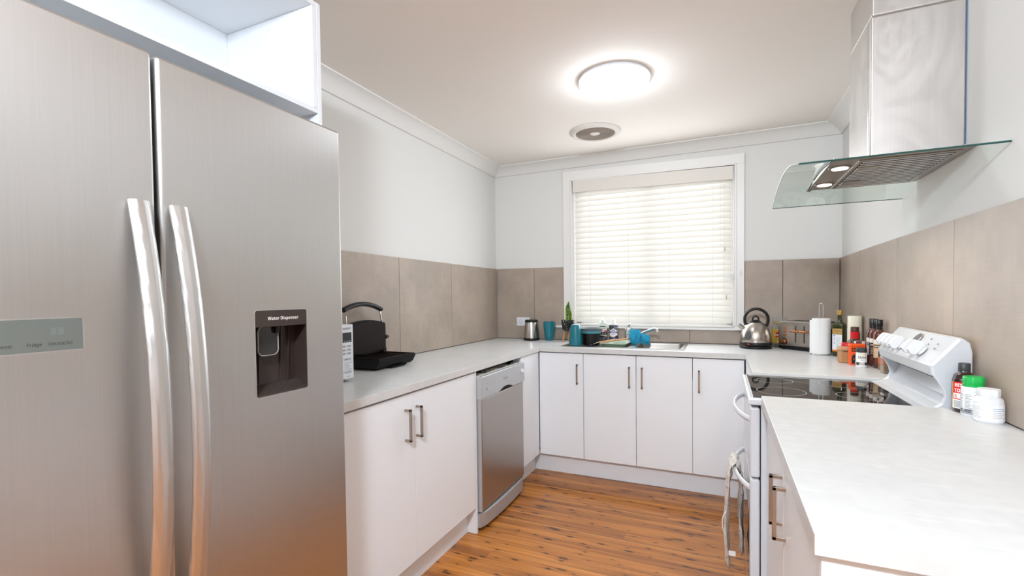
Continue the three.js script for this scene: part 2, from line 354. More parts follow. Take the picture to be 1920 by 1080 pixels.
// ---------------------------------------------------------------- cabinets
function barHandle(parent, axis, [x, y, z], len = 0.136, out = 0.032) {    // square D handle; axis: direction it stands out
  const s = 0.0095, pr = [];
  const a = axis === 'x' ? 1 : axis === '-x' ? -1 : 0;
  if (a) {
    pr.push(bx(s, len, s, x + a * (out - s / 2), y, z, 0.0012), bb(Math.min(x, x + a * out), Math.max(x, x + a * out), y + len / 2 - s, y + len / 2, z - s / 2, z + s / 2, 0.0012), bb(Math.min(x, x + a * out), Math.max(x, x + a * out), y - len / 2, y - len / 2 + s, z - s / 2, z + s / 2, 0.0012));
  } else pr.push(bx(s, len, s, x, y, z + out - s / 2, 0.0012), bb(x - s / 2, x + s / 2, y + len / 2 - s, y + len / 2, z, z + out, 0.0012), bb(x - s / 2, x + s / 2, y - len / 2, y - len / 2 + s, z, z + out, 0.0012));
  part(parent, 'handle', join(pr), mat.handle, 'brushed nickel D handle');
}
const DT = 0.018;
{ // left run
  const c = thing('base_cabinet', 'white two-door base cabinet between fridge panel and dishwasher', 'cabinet');
  part(c, 'body', bb(0.02, 0.577, 0.135, BH - BT, 1.494, ZL, 0.001), mat.carcass);
  for (const [z0, z1, hz] of [[2.024, 2.459, 2.089], [1.496, 2.0215, 2.012]]) {
    const d = part(c, 'door', bb(0.578, 0.596, 0.14, 0.858, z0, z1, 0.0015), mat.door);
    barHandle(d, 'x', [0.596, 0.734, hz], 0.134);
  }
  part(c, 'kickboard', bb(0.525, 0.541, 0, 0.135, 1.494, ZL, 0.001), mat.door);
  part(c, 'end_panel', bb(0.02, 0.596, 0, BH - BT, 1.4775, 1.4935, 0.001), mat.door);
  const f = thing('filler_cabinet', 'narrow blank white cabinet between dishwasher and sink cabinet', 'cabinet');
  part(f, 'body', bb(0.02, 0.577, 0.135, BH - BT, 0.56, 0.874, 0.001), mat.carcass);
  part(f, 'front_panel', bb(0.578, 0.596, 0.135, 0.862, 0.553, 0.875, 0.0015), mat.door);
  part(f, 'kickboard', bb(0.525, 0.541, 0, 0.135, 0.489, 0.875, 0.001), mat.door);
}
{ // back run: two double cabinets
  const xs = [0.59, 0.9195, 1.2715, 1.615, 1.9055];
  const hx = [0.878, 1.229, 1.31, 1.653];
  [['white two-door base cabinet under the sink drainer', 0, 1], ['white two-door base cabinet under the sink bowl', 2, 3]].forEach(([lab, a, b]) => {
    const c = thing('base_cabinet', lab, 'cabinet');
    part(c, 'body', bb(a ? xs[2] + 0.0002 : xs[0] + 0.008, b === 3 ? 1.922 : xs[2] - 0.0002, 0.135, 0.72, 0.02, 0.53, 0.001), mat.carcass);
    for (const i of [a, b]) {
      const d = part(c, 'door', bb(xs[i] + 0.0016 + (i ? 0 : 0.008), xs[i + 1] - 0.0016, 0.138, 0.86, 0.531, 0.549, 0.0015), mat.door);
      barHandle(d, 'z', [hx[i], 0.7205, 0.549], 0.136, 0.026);
    }
    part(c, 'kickboard', bb(a ? xs[2] : 0.5415, a ? 1.925 : xs[2], 0, 0.135, 0.471, 0.487, 0.001), mat.door);
  });
  const f = thing('corner_cabinet', 'blank white corner cabinet between sink cabinets and cooker', 'cabinet');
  part(f, 'body', bb(1.93, W - 0.01, 0.135, BH - BT, 0.02, ZS0 - 0.018, 0.001), mat.carcass);
  part(f, 'front_panel', bb(1.911, 1.929, 0.135, 0.862, 0.551, ZS0 - 0.002, 0.0015), mat.door);
  part(f, 'kickboard', bb(1.985, 2.0, 0, 0.135, 0.49, ZS0 - 0.018, 0.001), mat.door);
  part(f, 'end_panel', bb(1.944, W - 0.01, 0, BH - BT, ZS0 - 0.017, ZS0 - 0.001, 0.001), mat.door);
}
{ // peninsula
  const c = thing('base_cabinet', 'white two-door peninsula cabinet beside the cooker', 'cabinet');
  part(c, 'body', bb(1.946, W - 0.012, 0.135, BH - BT, ZS1 + 0.002, 2.808, 0.001), mat.carcass);
  for (const [z0, z1, hz] of [[ZS1 + 0.003, 2.291, 2.25], [2.294, 2.81, 2.337]]) {
    const d = part(c, 'door', bb(1.927, 1.945, 0.14, 0.858, z0, z1, 0.0015), mat.door);
    barHandle(d, '-x', [1.927, 0.7115, hz], 0.134, 0.03);
  }
  part(c, 'kickboard', bb(1.985, 2.0, 0, 0.135, ZS1 + 0.002, 2.808, 0.001), mat.door);
  part(c, 'end_panel', bb(1.921, W - 0.012, 0, BH - BT, 2.8105, 2.8265, 0.001), mat.door);
}
{ // tall panel and open box above the fridge
  const p = thing('tall_end_board', 'tall white end board between fridge and worktop', 'board');
  part(p, 'board', bb(0.012, 0.561, 0, 2.236, 2.4615, 2.4775, 0.001), mat.shelf);
  const c = thing('overhead_cabinet', 'open white box cabinet above the fridge', 'cabinet');
  part(c, 'base_board', bb(0.145, 0.56, 1.872, 1.888, 2.4785, 3.5, 0.001), mat.shelf);
  part(c, 'top_board', bb(0.145, 0.56, 2.22, 2.236, 2.4785, 3.5, 0.001), mat.shelf);
  part(c, 'side_board', bb(0.145, 0.56, 1.8885, 2.2195, 2.4785, 2.4945, 0.001), mat.shelf);
  part(c, 'side_board', bb(0.145, 0.56, 1.8885, 2.2195, 3.484, 3.5, 0.001), mat.shelf);
  part(c, 'back_board', bb(0.128, 0.1445, 1.872, 2.236, 2.4785, 3.5, 0.001), mat.shelf);
  part(c, 'hanging_rail', bb(0.001, 0.1275, 2.15, 2.23, 2.49, 3.48, 0.001), mat.shelf);
}

// ---------------------------------------------------------------- fridge
{
  const f = thing('fridge', 'tall brushed steel side-by-side fridge with bowed handles', 'fridge', [0, 0, 0]);
  part(f, 'body', bb(0.04, 0.656, 0.03, 1.742, 2.556, 3.46, 0.006), mat.fridgeSide);
  part(f, 'plinth', bb(0.1, 0.64, 0.0, 0.03, 2.58, 3.44, 0.002), mat.matt);
  part(f, 'gasket', bb(0.656, 0.667, 0.075, 1.735, 2.565, 3.05, 0.002), mat.matt); part(f, 'gasket', bb(0.656, 0.667, 0.075, 1.735, 3.075, 3.45, 0.002), mat.matt);
    const cut = (() => {
    const a = new Brush(bb(0.667, 0.72, 0.055, 1.765, 2.55, 3.058, 0.008, 4)), b = new Brush(exX(rrect(2.6905, 2.8495, 1.0095, 1.2295, 0.006), 0.65, 0.74));
    a.updateMatrixWorld(); b.updateMatrixWorld(); const ev = new Evaluator(); ev.attributes = ['position', 'normal', 'uv']; return ev.evaluate(a, b, SUBTRACTION).geometry;
  })();
  cut.clearGroups();
  const dr = part(f, 'door', muv(cut), mat.steel);
  const dl = part(f, 'door', bb(0.667, 0.72, 0.055, 1.767, 3.0665, 3.466, 0.008, 4), mat.steel);
  // bowed handles
  for (const [d, z] of [[dr, 3.026], [dl, 3.101]]) {
    const path = [V(0.716, 1.452, z), V(0.722, 1.452, z)];
    path.length = 0;
    for (let i = 0; i <= 36; i++) { const y = 1.456 - 0.93 * i / 36, q = (y - 0.99) / 0.466; path.push(V(0.726 + 0.056 * (1 - q * q), y, z)); }
    part(d, 'handle', sweep(path, oval(0, 0, 0.0195, 0.0105, 24), V(0, 0, 1)), mat.satin, 'curved satin steel handle');
    for (const y of [1.415, 0.54]) part(d, 'handle_mount', bb(0.7195, 0.735, y, y + 0.025, z - 0.009, z + 0.009, 0.003), mat.satin);
  }
  // display on the freezer door
  const dt = print(768, 160, (x, w, h) => {
    x.fillStyle = '#666b66'; x.fillRect(0, 0, w, h);
    x.fillStyle = '#1e2020'; x.font = '22px sans-serif'; x.textAlign = 'center';
    [['Freezer', 440], ['Fridge', 560], ['Unlock(3s)', 668]].forEach(([t, a]) => x.fillText(t, a, 132));
    x.fillStyle = '#6c726f'; x.fillRect(628, 44, 24, 38); x.fillRect(658, 44, 26, 38);
  });
  const disp = part(dl, 'display_panel', (() => { const g = new THREE.PlaneGeometry(0.246, 0.056).rotateY(Math.PI / 2).translate(0.7212, 1.2005, 3.318); return g; })(), lit(dt, { roughness: 0.16 }), 'grey glossy touch display');
  part(dl, 'display_bezel', exX(rrect(3.193, 3.443, 1.1705, 1.2305, 0.006), 0.7195, 0.7209, 0, [rrect(3.195, 3.441, 1.1725, 1.2285, 0.005)]), mat.satin);
  // water dispenser
  const brown = P({ color: '#3a312d', roughness: 0.22 }), cav = P({ color: '#352b27', roughness: 0.3 });
  const ds = part(dr, 'water_dispenser', join([
    bb(0.668, 0.674, 1.0, 1.235, 2.682, 2.858, 0), bb(0.674, 0.7195, 1.0, 1.0105, 2.685, 2.855, 0), bb(0.674, 0.7195, 1.0105, 1.19, 2.682, 2.6915, 0), bb(0.674, 0.7195, 1.0105, 1.19, 2.8485, 2.858, 0)]), cav, 'dark brown recessed water dispenser');
  part(ds, 'fascia', bb(0.69, 0.7208, 1.187, 1.2285, 2.6915, 2.8485, 0.001), brown);
  part(ds, 'drip_tray', exZ([[0.674, 1.0105], [0.7195, 1.0105], [0.7195, 1.014], [0.674, 1.033]], 2.692, 2.848), brown);
  part(ds, 'moulded_rib', join([2.715, 2.74, 2.806].map((z) => exZ([[0.674, 1.185], [0.682, 1.185], [0.676, 1.035], [0.674, 1.035]], z, z + 0.003))), brown);
  part(ds, 'paddle', exX(rrect(2.766, 2.824, 1.112, 1.186, 0.014), 0.694, 0.697, 0.001), P({ color: '#5a524d', roughness: 0.1, transmission: 0.75, thickness: 0 }), 'clear plastic paddle');
  part(ds, 'paddle_rim', exX(rrect(2.764, 2.826, 1.11, 1.188, 0.016), 0.6935, 0.6985, 0, [rrect(2.7665, 2.8235, 1.1125, 1.1855, 0.0135)]), P({ color: '#b7b2ad', roughness: 0.12, transmission: 0.4, thickness: 0 }));
  part(ds, 'nozzle', cyl(0.006, 0.008, 0.02, 0.703, 1.168, 2.772, 14), mat.black);
  part(ds, 'bezel', exX(rrect(2.689, 2.851, 1.008, 1.231, 0.0075), 0.719, 0.7212, 0, [rrect(2.6908, 2.8492, 1.0098, 1.2292, 0.006)]), mat.satin);
  const wt = print(512, 128, (x, w, h) => { x.fillStyle = '#3a312d'; x.fillRect(0, 0, w, h); x.fillStyle = '#e8e6e4'; x.font = 'bold 50px sans-serif'; x.textAlign = 'center'; x.fillText('Water Dispenser', w / 2, 80); });
  part(ds, 'lettering', new THREE.PlaneGeometry(0.122, 0.0305).rotateY(Math.PI / 2).translate(0.7211, 1.208, 2.766), lit(wt, { roughness: 0.22 }));
}

// ---------------------------------------------------------------- dishwasher
{
  const d = thing('dishwasher', 'freestanding stainless dishwasher under the worktop', 'dishwasher', [0, 0, 0]);
  part(d, 'body', bb(0.03, 0.572, 0.03, 0.812, 0.884, 1.472, 0.003), P({ color: '#8b9097', roughness: 0.5, metalness: 0.3 }));
  part(d, 'top_tray', join([bb(0.45, 0.6, 0.812, 0.824, 0.886, 1.47, 0.002), bb(0.588, 0.6, 0.824, 0.836, 0.888, 1.468, 0.002)]), P({ color: '#cfcabf', roughness: 0.5 }), 'exposed cream plastic top frame');
  const clipM = P({ color: '#dad6cc', roughness: 0.5 }); for (const [z, w] of [[0.93, 0.02], [1.06, 0.016], [1.2, 0.04], [1.26, 0.02], [1.39, 0.05]]) part(d, 'clip', bx(0.03, 0.012, w, 0.565, 0.83, z, 0.002), clipM);
  part(d, 'hinge_bracket', bb(0.5, 0.55, 0.824, 0.86, 0.895, 0.91, 0.001), mat.matt); part(d, 'cable_clip', bb(0.5, 0.53, 0.824, 0.85, 1.3, 1.34, 0.001), mat.matt);
  const door = part(d, 'door', bb(0.574, 0.618, 0.107, 0.712, 0.892, 1.462, 0.007, 3), mat.steelDW);
  part(door, 'side_trim', bb(0.576, 0.6175, 0.107, 0.712, 1.4625, 1.4705, 0.003), mat.silver);
  // control panel with the scooped grip
  const cp = part(d, 'control_panel', (() => {
    const pts = [[0.884, 0.7135], [1.05, 0.7135]];
    for (let i = 0; i <= 8; i++) { const t = i / 8; pts.push([1.06 + 0.2 * t, 0.7135 + 0.022 * Math.sin(Math.PI * t)]); }
    pts.push([1.474, 0.7135], [1.474, 0.834], [0.884, 0.834]);
    return exX(pts, 0.58, 0.625, 0.004);
  })(), P({ color: '#bfc1c3', metalness: 0.35, roughness: 0.36 }), 'silver control panel');
  part(cp, 'grip_recess', bb(0.585, 0.6195, 0.7125, 0.735, 1.055, 1.265, 0.001), mat.matt);
  part(cp, 'program_dial', cyl(0.013, 0.012, 0.012, 0, 0, 0).rotateZ(-Math.PI / 2).translate(0.625, 0.786, 0.93), mat.plastic);
  part(cp, 'dial_grip', bx(0.008, 0.026, 0.006, 0.639, 0.786, 0.93, 0.002), mat.plastic);
  part(cp, 'power_button', cyl(0.009, 0.009, 0.004, 0, 0, 0, 20).rotateZ(-Math.PI / 2).translate(0.625, 0.765, 1.405), mat.chrome);
  const pt = print(512, 128, (x, w, h) => {
    x.fillStyle = '#bfc1c3'; x.fillRect(0, 0, w, h); x.fillStyle = '#55585c'; x.font = '18px sans-serif';
    for (let i = 0; i < 9; i++) x.fillRect(336 + i * 11, 50 - (i % 3), 7, 10); for (let i = 0; i < 5; i++) x.fillRect(376 + i * 8, 70, 5, 7);
    for (let i = 0; i < 5; i++) { x.fillRect(60 + i * 26, 34 - i * 2, 10, 3); x.fillRect(64 + i * 26, 58, 3, 8); }
    x.fillStyle = '#b0302a'; x.fillRect(6, 40, 10, 6);
  });
  part(cp, 'printing', new THREE.PlaneGeometry(0.32, 0.08).rotateY(Math.PI / 2).translate(0.6256, 0.776, 1.25), lit(pt, { roughness: 0.36, metalness: 0.35 }));
  part(d, 'plinth', exY([[0.56, 0.884], [0.606, 0.884], [0.621, 0.93], [0.628, 1.05], [0.631, 1.18], [0.628, 1.31], [0.621, 1.43], [0.606, 1.474], [0.56, 1.474]], 0.022, 0.1, 0.004), mat.silver, 'bowed silver kick plate');
  for (const [x, z] of [[0.1, 0.93], [0.1, 1.42], [0.5, 0.93], [0.5, 1.42]]) part(d, 'foot', cyl(0.015, 0.015, 0.031, x, 0, z, 12), mat.matt);
}

// ---------------------------------------------------------------- cooker
{
  const c = thing('cooker', 'white upright electric cooker with sloping rear control panel', 'cooker', [0, 0, 0]);
  const z0 = 1.268, z1 = 1.8;
  part(c, 'body', bb(1.909, W - T - 0.003, 0.05, 0.862, z0 + 0.004, z1 - 0.004, 0.003), mat.enamel);
  part(c, 'hob_frame', join([exY([[1.868, z0], [W - T - 0.003, z0], [W - T - 0.003, z1], [1.868, z1]].map(([x, z]) => [x, z]), 0.862, 0.8885, 0.007, [])]), mat.enamel);
  const hob = part(c, 'glass_hob', bb(1.884, 2.345, 0.8875, 0.8905, z0 + 0.01, z1 - 0.012, 0.001), mat.ceran, 'black ceramic glass hob');
  for (const [x, z, r] of [[1.985, 1.645, 0.082], [1.985, 1.405, 0.068], [2.225, 1.645, 0.068], [2.225, 1.405, 0.082]])
    part(hob, 'cooking_zone', new THREE.RingGeometry(r - 0.0022, r, 56).rotateX(-Math.PI / 2).translate(x, 0.8907, z), mat.ringMark);
  const up = part(c, 'grill_door', bb(1.874, 1.906, 0.602, 0.852, z0 + 0.006, z1 - 0.004, 0.008, 3), mat.enamel);
  const lo = part(c, 'oven_door', bb(1.874, 1.906, 0.11, 0.596, z0 + 0.006, z1 - 0.004, 0.008, 3), mat.enamel);
  part(lo, 'oven_window', bb(1.8732, 1.8745, 0.18, 0.46, z0 + 0.07, z1 - 0.07, 0), mat.ceran);
  for (const [d, y] of [[up, 0.8], [lo, 0.548]]) {
    const path = []; for (let i = 0; i <= 24; i++) { const q = i / 12 - 1; path.push(V(1.878 - 0.048 * (1 - q * q) ** 0.8, y, 1.512 + 0.238 * q)); }
    part(d, 'handle', sweep(path, oval(0, 0, 0.011, 0.0065, 14), V(0, 1, 0)), mat.plastic);
  }
  part(c, 'plinth', bb(1.915, 2.4, 0.0, 0.105, z0 + 0.006, z1 - 0.006, 0.002), mat.enamel);
  // rear panel: cheeks, cove and sloping fascia
  const cheek = [[2.36, 0.889], [2.385, 0.897], [2.402, 0.912], [2.409, 0.932], [2.404, 0.955], [2.392, 0.978], [2.381, 0.995], [2.376, 1.028], [2.441, 1.11], [2.452, 1.113], [2.468, 1.1], [2.474, 1.07], [2.474, 0.889]];
  const bgd = part(c, 'rear_panel', join([exZ(cheek, z1 - 0.012, z1, 0.004), exZ(cheek, z0, z0 + 0.012, 0.004),
    exZ([[2.345, 0.889], [2.37, 0.892], [2.4, 0.905], [2.425, 0.93], [2.438, 0.962], [2.44, 0.99], [2.474, 0.99], [2.474, 0.889]], z0 + 0.01, z1 - 0.01, 0.001)]), mat.enamel);
  part(bgd, 'vent_slot', bb(2.405, 2.442, 0.981, 0.9885, z0 + 0.1, z1 - 0.06, 0), mat.gap);
  part(bgd, 'fascia', exZ([[2.383, 0.993], [2.377, 1.0], [2.373, 1.026], [2.376, 1.033], [2.438, 1.112], [2.446, 1.1155], [2.456, 1.11], [2.46, 0.993]], z0 + 0.002, z1 - 0.002, 0.003), mat.enamel);
  // knobs on the slope
  const slope = Math.atan2(0.079, 0.062), nx = -Math.sin(slope), ny = Math.cos(slope);
  const onSlope = (s, z, lift) => V(2.376 + 0.062 * s + nx * lift, 1.033 + 0.079 * s + ny * lift, z);
  const knobG = () => join([cyl(0.019, 0.017, 0.006, 0, 0, 0, 28), exZ([[-0.019, 0.006], [-0.026, 0.012], [-0.0275, 0.02], [-0.021, 0.034], [-0.008, 0.036], [0.008, 0.036], [0.019, 0.034], [0.026, 0.021], [0.024, 0.012], [0.018, 0.006]], -0.0085, 0.0085, 0.0025)]);
  for (const z of [1.325, 1.376, 1.427, 1.478, 1.615, 1.672]) {
    const k = part(bgd, 'knob', knobG(), mat.whiteCap);
    k.position.copy(onSlope(0.3, z, 0.0045)); k.rotation.z = slope; 
  }
  const clock = part(bgd, 'timer_window', cyl(0.024, 0.023, 0.004, 0, 0, 0, 36), mat.chrome, 'round chrome rimmed timer');
  clock.position.copy(onSlope(0.7, 1.548, 0.003)); clock.rotation.z = slope;
  const face = part(clock, 'dial', cyl(0.02, 0.02, 0.001, 0, 0.004, 0, 30), P({ color: '#6f6862', roughness: 0.1 }));
  for (const [s, z, col] of [[0.6, 1.665, '#5a5f63'], [0.8, 1.65, '#5a5f63'], [0.5, 1.735, '#8a2a22'], [0.68, 1.725, '#5a5f63']]) {
    const k = part(bgd, 'indicator', cyl(0.0025, 0.0025, 0.0015, 0, 0, 0, 10), P({ color: col, roughness: 0.3 })); k.position.copy(onSlope(s, z, 0.003)); k.rotation.z = slope;
  }
}
// oven glove hanging over the lower cooker handle
{
  const t = print(256, 512, (x, w, h) => {
    x.fillStyle = '#e4ded6'; x.fillRect(0, 0, w, h);
    for (let i = 0; i < 170; i++) { x.fillStyle = ['#cf9a96', '#a9a39c', '#8d8a86', '#c8b9a6', '#b56f70', '#9aa193'][i % 6]; x.beginPath(); x.ellipse(R(0, w), R(0, h), R(3, 11), R(2, 5), R(0, 3), 0, 7); x.fill(); }
    x.strokeStyle = '#c9c2b8'; for (let i = -8; i < 24; i++) { x.beginPath(); x.moveTo(i * 32, 0); x.lineTo(i * 32 + 256, 512); x.stroke(); x.beginPath(); x.moveTo(i * 32 + 256, 0); x.lineTo(i * 32, 512); x.stroke(); }
  });
  const g = thing('oven_glove', 'floral double oven glove draped over the lower cooker handle', 'oven glove');
  const cloth = lit(t, { roughness: 1 });
  const strip = (pts, width, z, th, wob) => {             // pts: (x, y) centre line
    const n = pts.length - 1, rows = 26, cols = 8, pos = [], uv = [], idx = [];
    const cv = new THREE.CatmullRomCurve3(pts.map((p) => V(p[0], p[1], 0)));
    for (const side of [1, -1]) for (let i = 0; i <= rows; i++) for (let j = 0; j <= cols; j++) {
      const p = cv.getPoint(i / rows), tt = cv.getTangent(i / rows), q = j / cols * 2 - 1, puff = th * (1 - q ** 4) * (i === 0 || i === rows ? 0.2 : 1) * (1 + 0.22 * Math.sin(i * 1.1 + j));
      const wd = width / 2 * (1 + 0.08 * Math.sin(i * 0.7 + wob)) * (i > rows - 4 ? 1 - 0.13 * (i - rows + 4) : 1);
      pos.push(p.x - tt.y * puff * side * 0.5 + 0.003 * Math.sin(j * 1.3 + i * 0.4 + wob), p.y + tt.x * puff * side * 0.5, z + q * wd); uv.push(j / cols, i / rows);
    }
    const m = cols + 1, half = (rows + 1) * m;
    for (let i = 0; i < rows; i++) for (let j = 0; j < cols; j++) { const a = i * m + j; idx.push(a, a + 1, a + m, a + 1, a + m + 1, a + m); const b = a + half; idx.push(b, b + m, b + 1, b + 1, b + m, b + m + 1); }
    for (let i = 0; i < rows; i++) for (const j of [0, cols]) { const a = i * m + j, b = a + half; j ? idx.push(a, b, a + m, b, b + m, a + m) : idx.push(a, a + m, b, b, a + m, b + m); }
    const o = new THREE.BufferGeometry(); o.setAttribute('position', new THREE.Float32BufferAttribute(pos, 3)); o.setAttribute('uv', new THREE.Float32BufferAttribute(uv, 2)); o.setIndex(idx); o.computeVertexNormals(); return o;
  };
  part(g, 'band', strip([[1.815, 0.52], [1.816, 0.553], [1.831, 0.572], [1.846, 0.556], [1.8505, 0.52]], 0.15, 1.5, 0.009, 0), cloth);
  part(g, 'glove', strip([[1.815, 0.527], [1.806, 0.47], [1.802, 0.36], [1.8, 0.25], [1.806, 0.115]], 0.155, 1.5, 0.016, 1), cloth);
  part(g, 'glove', strip([[1.8505, 0.527], [1.855, 0.45], [1.852, 0.36], [1.855, 0.28], [1.856, 0.18]], 0.155, 1.5, 0.015, 2), cloth);
  part(g, 'care_tag', bx(0.026, 0.02, 0.001, 1.82, 0.205, 1.58, 0), mat.paper);
  part(g, 'hanging_loop', tube([V(1.797, 0.37, 1.57), V(1.785, 0.34, 1.575), V(1.786, 0.3, 1.577), V(1.796, 0.27, 1.572)], 0.002, 14, 6), mat.paper);
}

// ---------------------------------------------------------------- range hood
{
  const h = thing('range_hood', 'wall-mounted range hood with curved glass canopy and steel flue', 'range hood');
  const arch = (z) => 1.657 + 0.06 * (1 - ((z - 1.5335) / 0.4165) ** 2);
  const prof = []; for (let i = 0; i <= 28; i++) { const z = 1.117 + 0.833 * i / 28; prof.push([z, arch(z)]); }
  // glass canopy: thin curved sheet with green edge
  const gp = [], gi = []; const gx = [2.0, W - 0.002];
  prof.forEach(([z, y]) => gx.forEach((x) => gp.push(x, y, z)));
  for (let i = 0; i < 28; i++) { const a = 2 * i; gi.push(a, a + 2, a + 1, a + 1, a + 2, a + 3); }
  const gg = new THREE.BufferGeometry(); gg.setAttribute('position', new THREE.Float32BufferAttribute(gp, 3)); gg.setIndex(gi); gg.computeVertexNormals();
  const can = part(h, 'glass_canopy', gg, mat.hoodGlass, 'curved clear glass canopy');
  part(can, 'glass_edge', bx(0.49, 0.0055, 0.0025, 2.246, 1.6575, 1.9505, 0.001), mat.glassEdge, 'dark green polished glass edge'); part(can, 'glass_edge', bx(0.49, 0.003, 0.0015, 2.246, 1.657, 1.1165, 0.0005), mat.glassEdge);
  part(can, 'glass_edge', (() => { const p = prof.map(([z, y]) => V(2.0, y, z)); return tube(p, 0.0016, 40, 6); })(), P({ color: '#b9d2c9', roughness: 0.15 }));
  // tray below the glass
  const top = []; for (let i = 0; i <= 16; i++) { const z = 1.776 - (1.776 - 1.275) * i / 16; top.push([z, Math.max(1.698, arch(z) - 0.0035)]); }
  const tray = part(h, 'canopy_box', exX([[1.275, 1.697], [1.776, 1.697], ...top.slice(1, -1)], 2.12, W - 0.002, 0), mat.hood, 'brushed steel canopy box');
  part(tray, 'gasket', tube(top.map(([z, y]) => V(2.118, y + 0.0005, z)), 0.003, 30, 8), mat.black);
  part(tray, 'control_pad', bx(0.002, 0.008, 0.03, 2.1185, 1.7045, 1.42, 0.0005), mat.chrome);
  part(tray, 'filter_frame', exY([[2.2, 1.285], [2.468, 1.285], [2.468, 1.742], [2.2, 1.742]], 1.6935, 1.697, 0.0008, [[[2.212, 1.297], [2.212, 1.73], [2.456, 1.73], [2.456, 1.297]]]), mat.hood);
  part(tray, 'filter_backing', bb(2.212, 2.456, 1.6955, 1.6965, 1.297, 1.73, 0), mat.matt);
  for (let i = 0; i < 16; i++) part(tray, 'baffle', bx(0.236, 0.003, 0.0115, 2.334, 1.694, 1.311 + i * 0.02695, 0.0014, 2), mat.satin);
  for (const z of [1.4, 1.63]) part(tray, 'filter_latch', bx(0.06, 0.004, 0.05, 2.245, 1.691, z, 0.001), mat.hood);
  for (const z of [1.656, 1.38]) {
    const l = part(tray, 'downlight', cyl(0.034, 0.034, 0.003, 2.163, 1.694, z, 32), mat.hood);
    part(l, 'lamp_disc', cyl(0.025, 0.025, 0.002, 2.163, 1.6925, z, 32), mat.ledGlow);
    const s = new THREE.SpotLight(new THREE.Color(1, 0.9, 0.76), 0.35, 0, 1.15, 0.6); s.position.set(2.163, 1.688, z); s.target.position.set(2.163, 0.9, z); s.castShadow = true; s.shadow.radius = 1.2; scene.add(s, s.target);
  }
  // flue
  const fl = part(h, 'flue', bb(2.241, W - 0.001, 1.7, 2.186, 1.4, 1.69, 0.007, 3), mat.flue, 'smeared stainless steel flue');
  part(fl, 'upper_sleeve', bb(2.2435, W - 0.001, 2.186, TOP - 0.0005, 1.4025, 1.6875, 0.007, 3), mat.flue);
  part(fl, 'side_seam', bb(2.2395, 2.2412, 1.72, 2.186, 1.662, 1.6645, 0), mat.chrome);
  part(fl, 'film_edge', bb(W - 0.0028, W - 0.001, 1.72, TOP - 0.001, 1.6903, 1.6915, 0), P({ color: '#5f86b5', roughness: 0.4 }), 'blue strip of protective film');
  for (const [x, z] of [[2.125, 1.794], [2.448, 1.797], [2.125, 1.273]]) part(h, 'glass_bolt', cyl(0.009, 0.008, 0.004, x, arch(z) + 0.0005, z, 16), mat.chrome);
}

// ---------------------------------------------------------------- ceiling fittings
{
  const oyster = (label, x, z, down, all, soft) => {
    const l = thing('ceiling_light', label, 'ceiling light', [x, TOP, z]);
    part(l, 'rim', lathe([[0.001, -0.001], [0.174, -0.001], [0.1765, -0.005], [0.176, -0.012], [0.168, -0.0135], [0.001, -0.012]], 56), mat.plastic);
    const dome = []; for (let i = 0; i <= 14; i++) { const a = i / 14 * Math.PI / 2; dome.push([Math.max(0.0005, 0.1735 * Math.sin(a)), -0.0138 - 0.056 * Math.cos(a)]); }
    part(l, 'diffuser', lathe(dome, 56), mat.lampGlow);
    const p = new THREE.PointLight(LAMP, all); p.position.set(x, TOP - 0.06, z); p.castShadow = true; p.shadow.radius = soft; scene.add(p);
    if (down) { const r = new THREE.RectAreaLight(LAMP, down, 0.29, 0.29); r.position.set(x, TOP - 0.073, z); r.lookAt(x, 0, z); scene.add(r); }
  };
  const LAMP = new THREE.Color().setRGB(0.9, 1, 1.12);
  oyster('round white glowing oyster ceiling light above the kitchen', 1.288, 1.262, 7, 0.36, 4);
  oyster('added round oyster ceiling light out of view, standing in for soft light from behind the camera', 1.62, 4.25, 0, 13, 8);  // added fitting out of view, stands in for light bounced from behind the camera
  const v = thing('ceiling_vent', 'round dusty exhaust fan grille on the ceiling', 'exhaust fan', [1.012, TOP, 0.548]);
  part(v, 'rim', lathe([[0.125, -0.004], [0.13, -0.016], [0.14, -0.02], [0.156, -0.014], [0.168, -0.004], [0.169, -0.0005], [0.125, -0.0005]], 56), mat.vent);
  part(v, 'backing', cyl(0.126, 0.126, 0.002, 0, -0.004, 0, 48), P({ color: '#7d736a', roughness: 0.9 }));
  for (let i = 0; i < 13; i++) part(v, 'grille_ring', new THREE.TorusGeometry(0.034 + i * 0.0073, 0.0022, 6, 56).rotateX(Math.PI / 2).translate(0, -0.012, 0), mat.ventDust);
  part(v, 'grille_spoke', join([0, 1, 2, 3].map((k) => bx(0.1, 0.003, 0.003, 0.08, -0.01, 0, 0.0005).rotateY(k * Math.PI / 2 + 0.4))), mat.ventDust);
  part(v, 'hub', lathe([[0.0005, -0.017], [0.026, -0.016], [0.031, -0.013], [0.031, -0.006], [0.0005, -0.006]], 32), mat.vent);
}

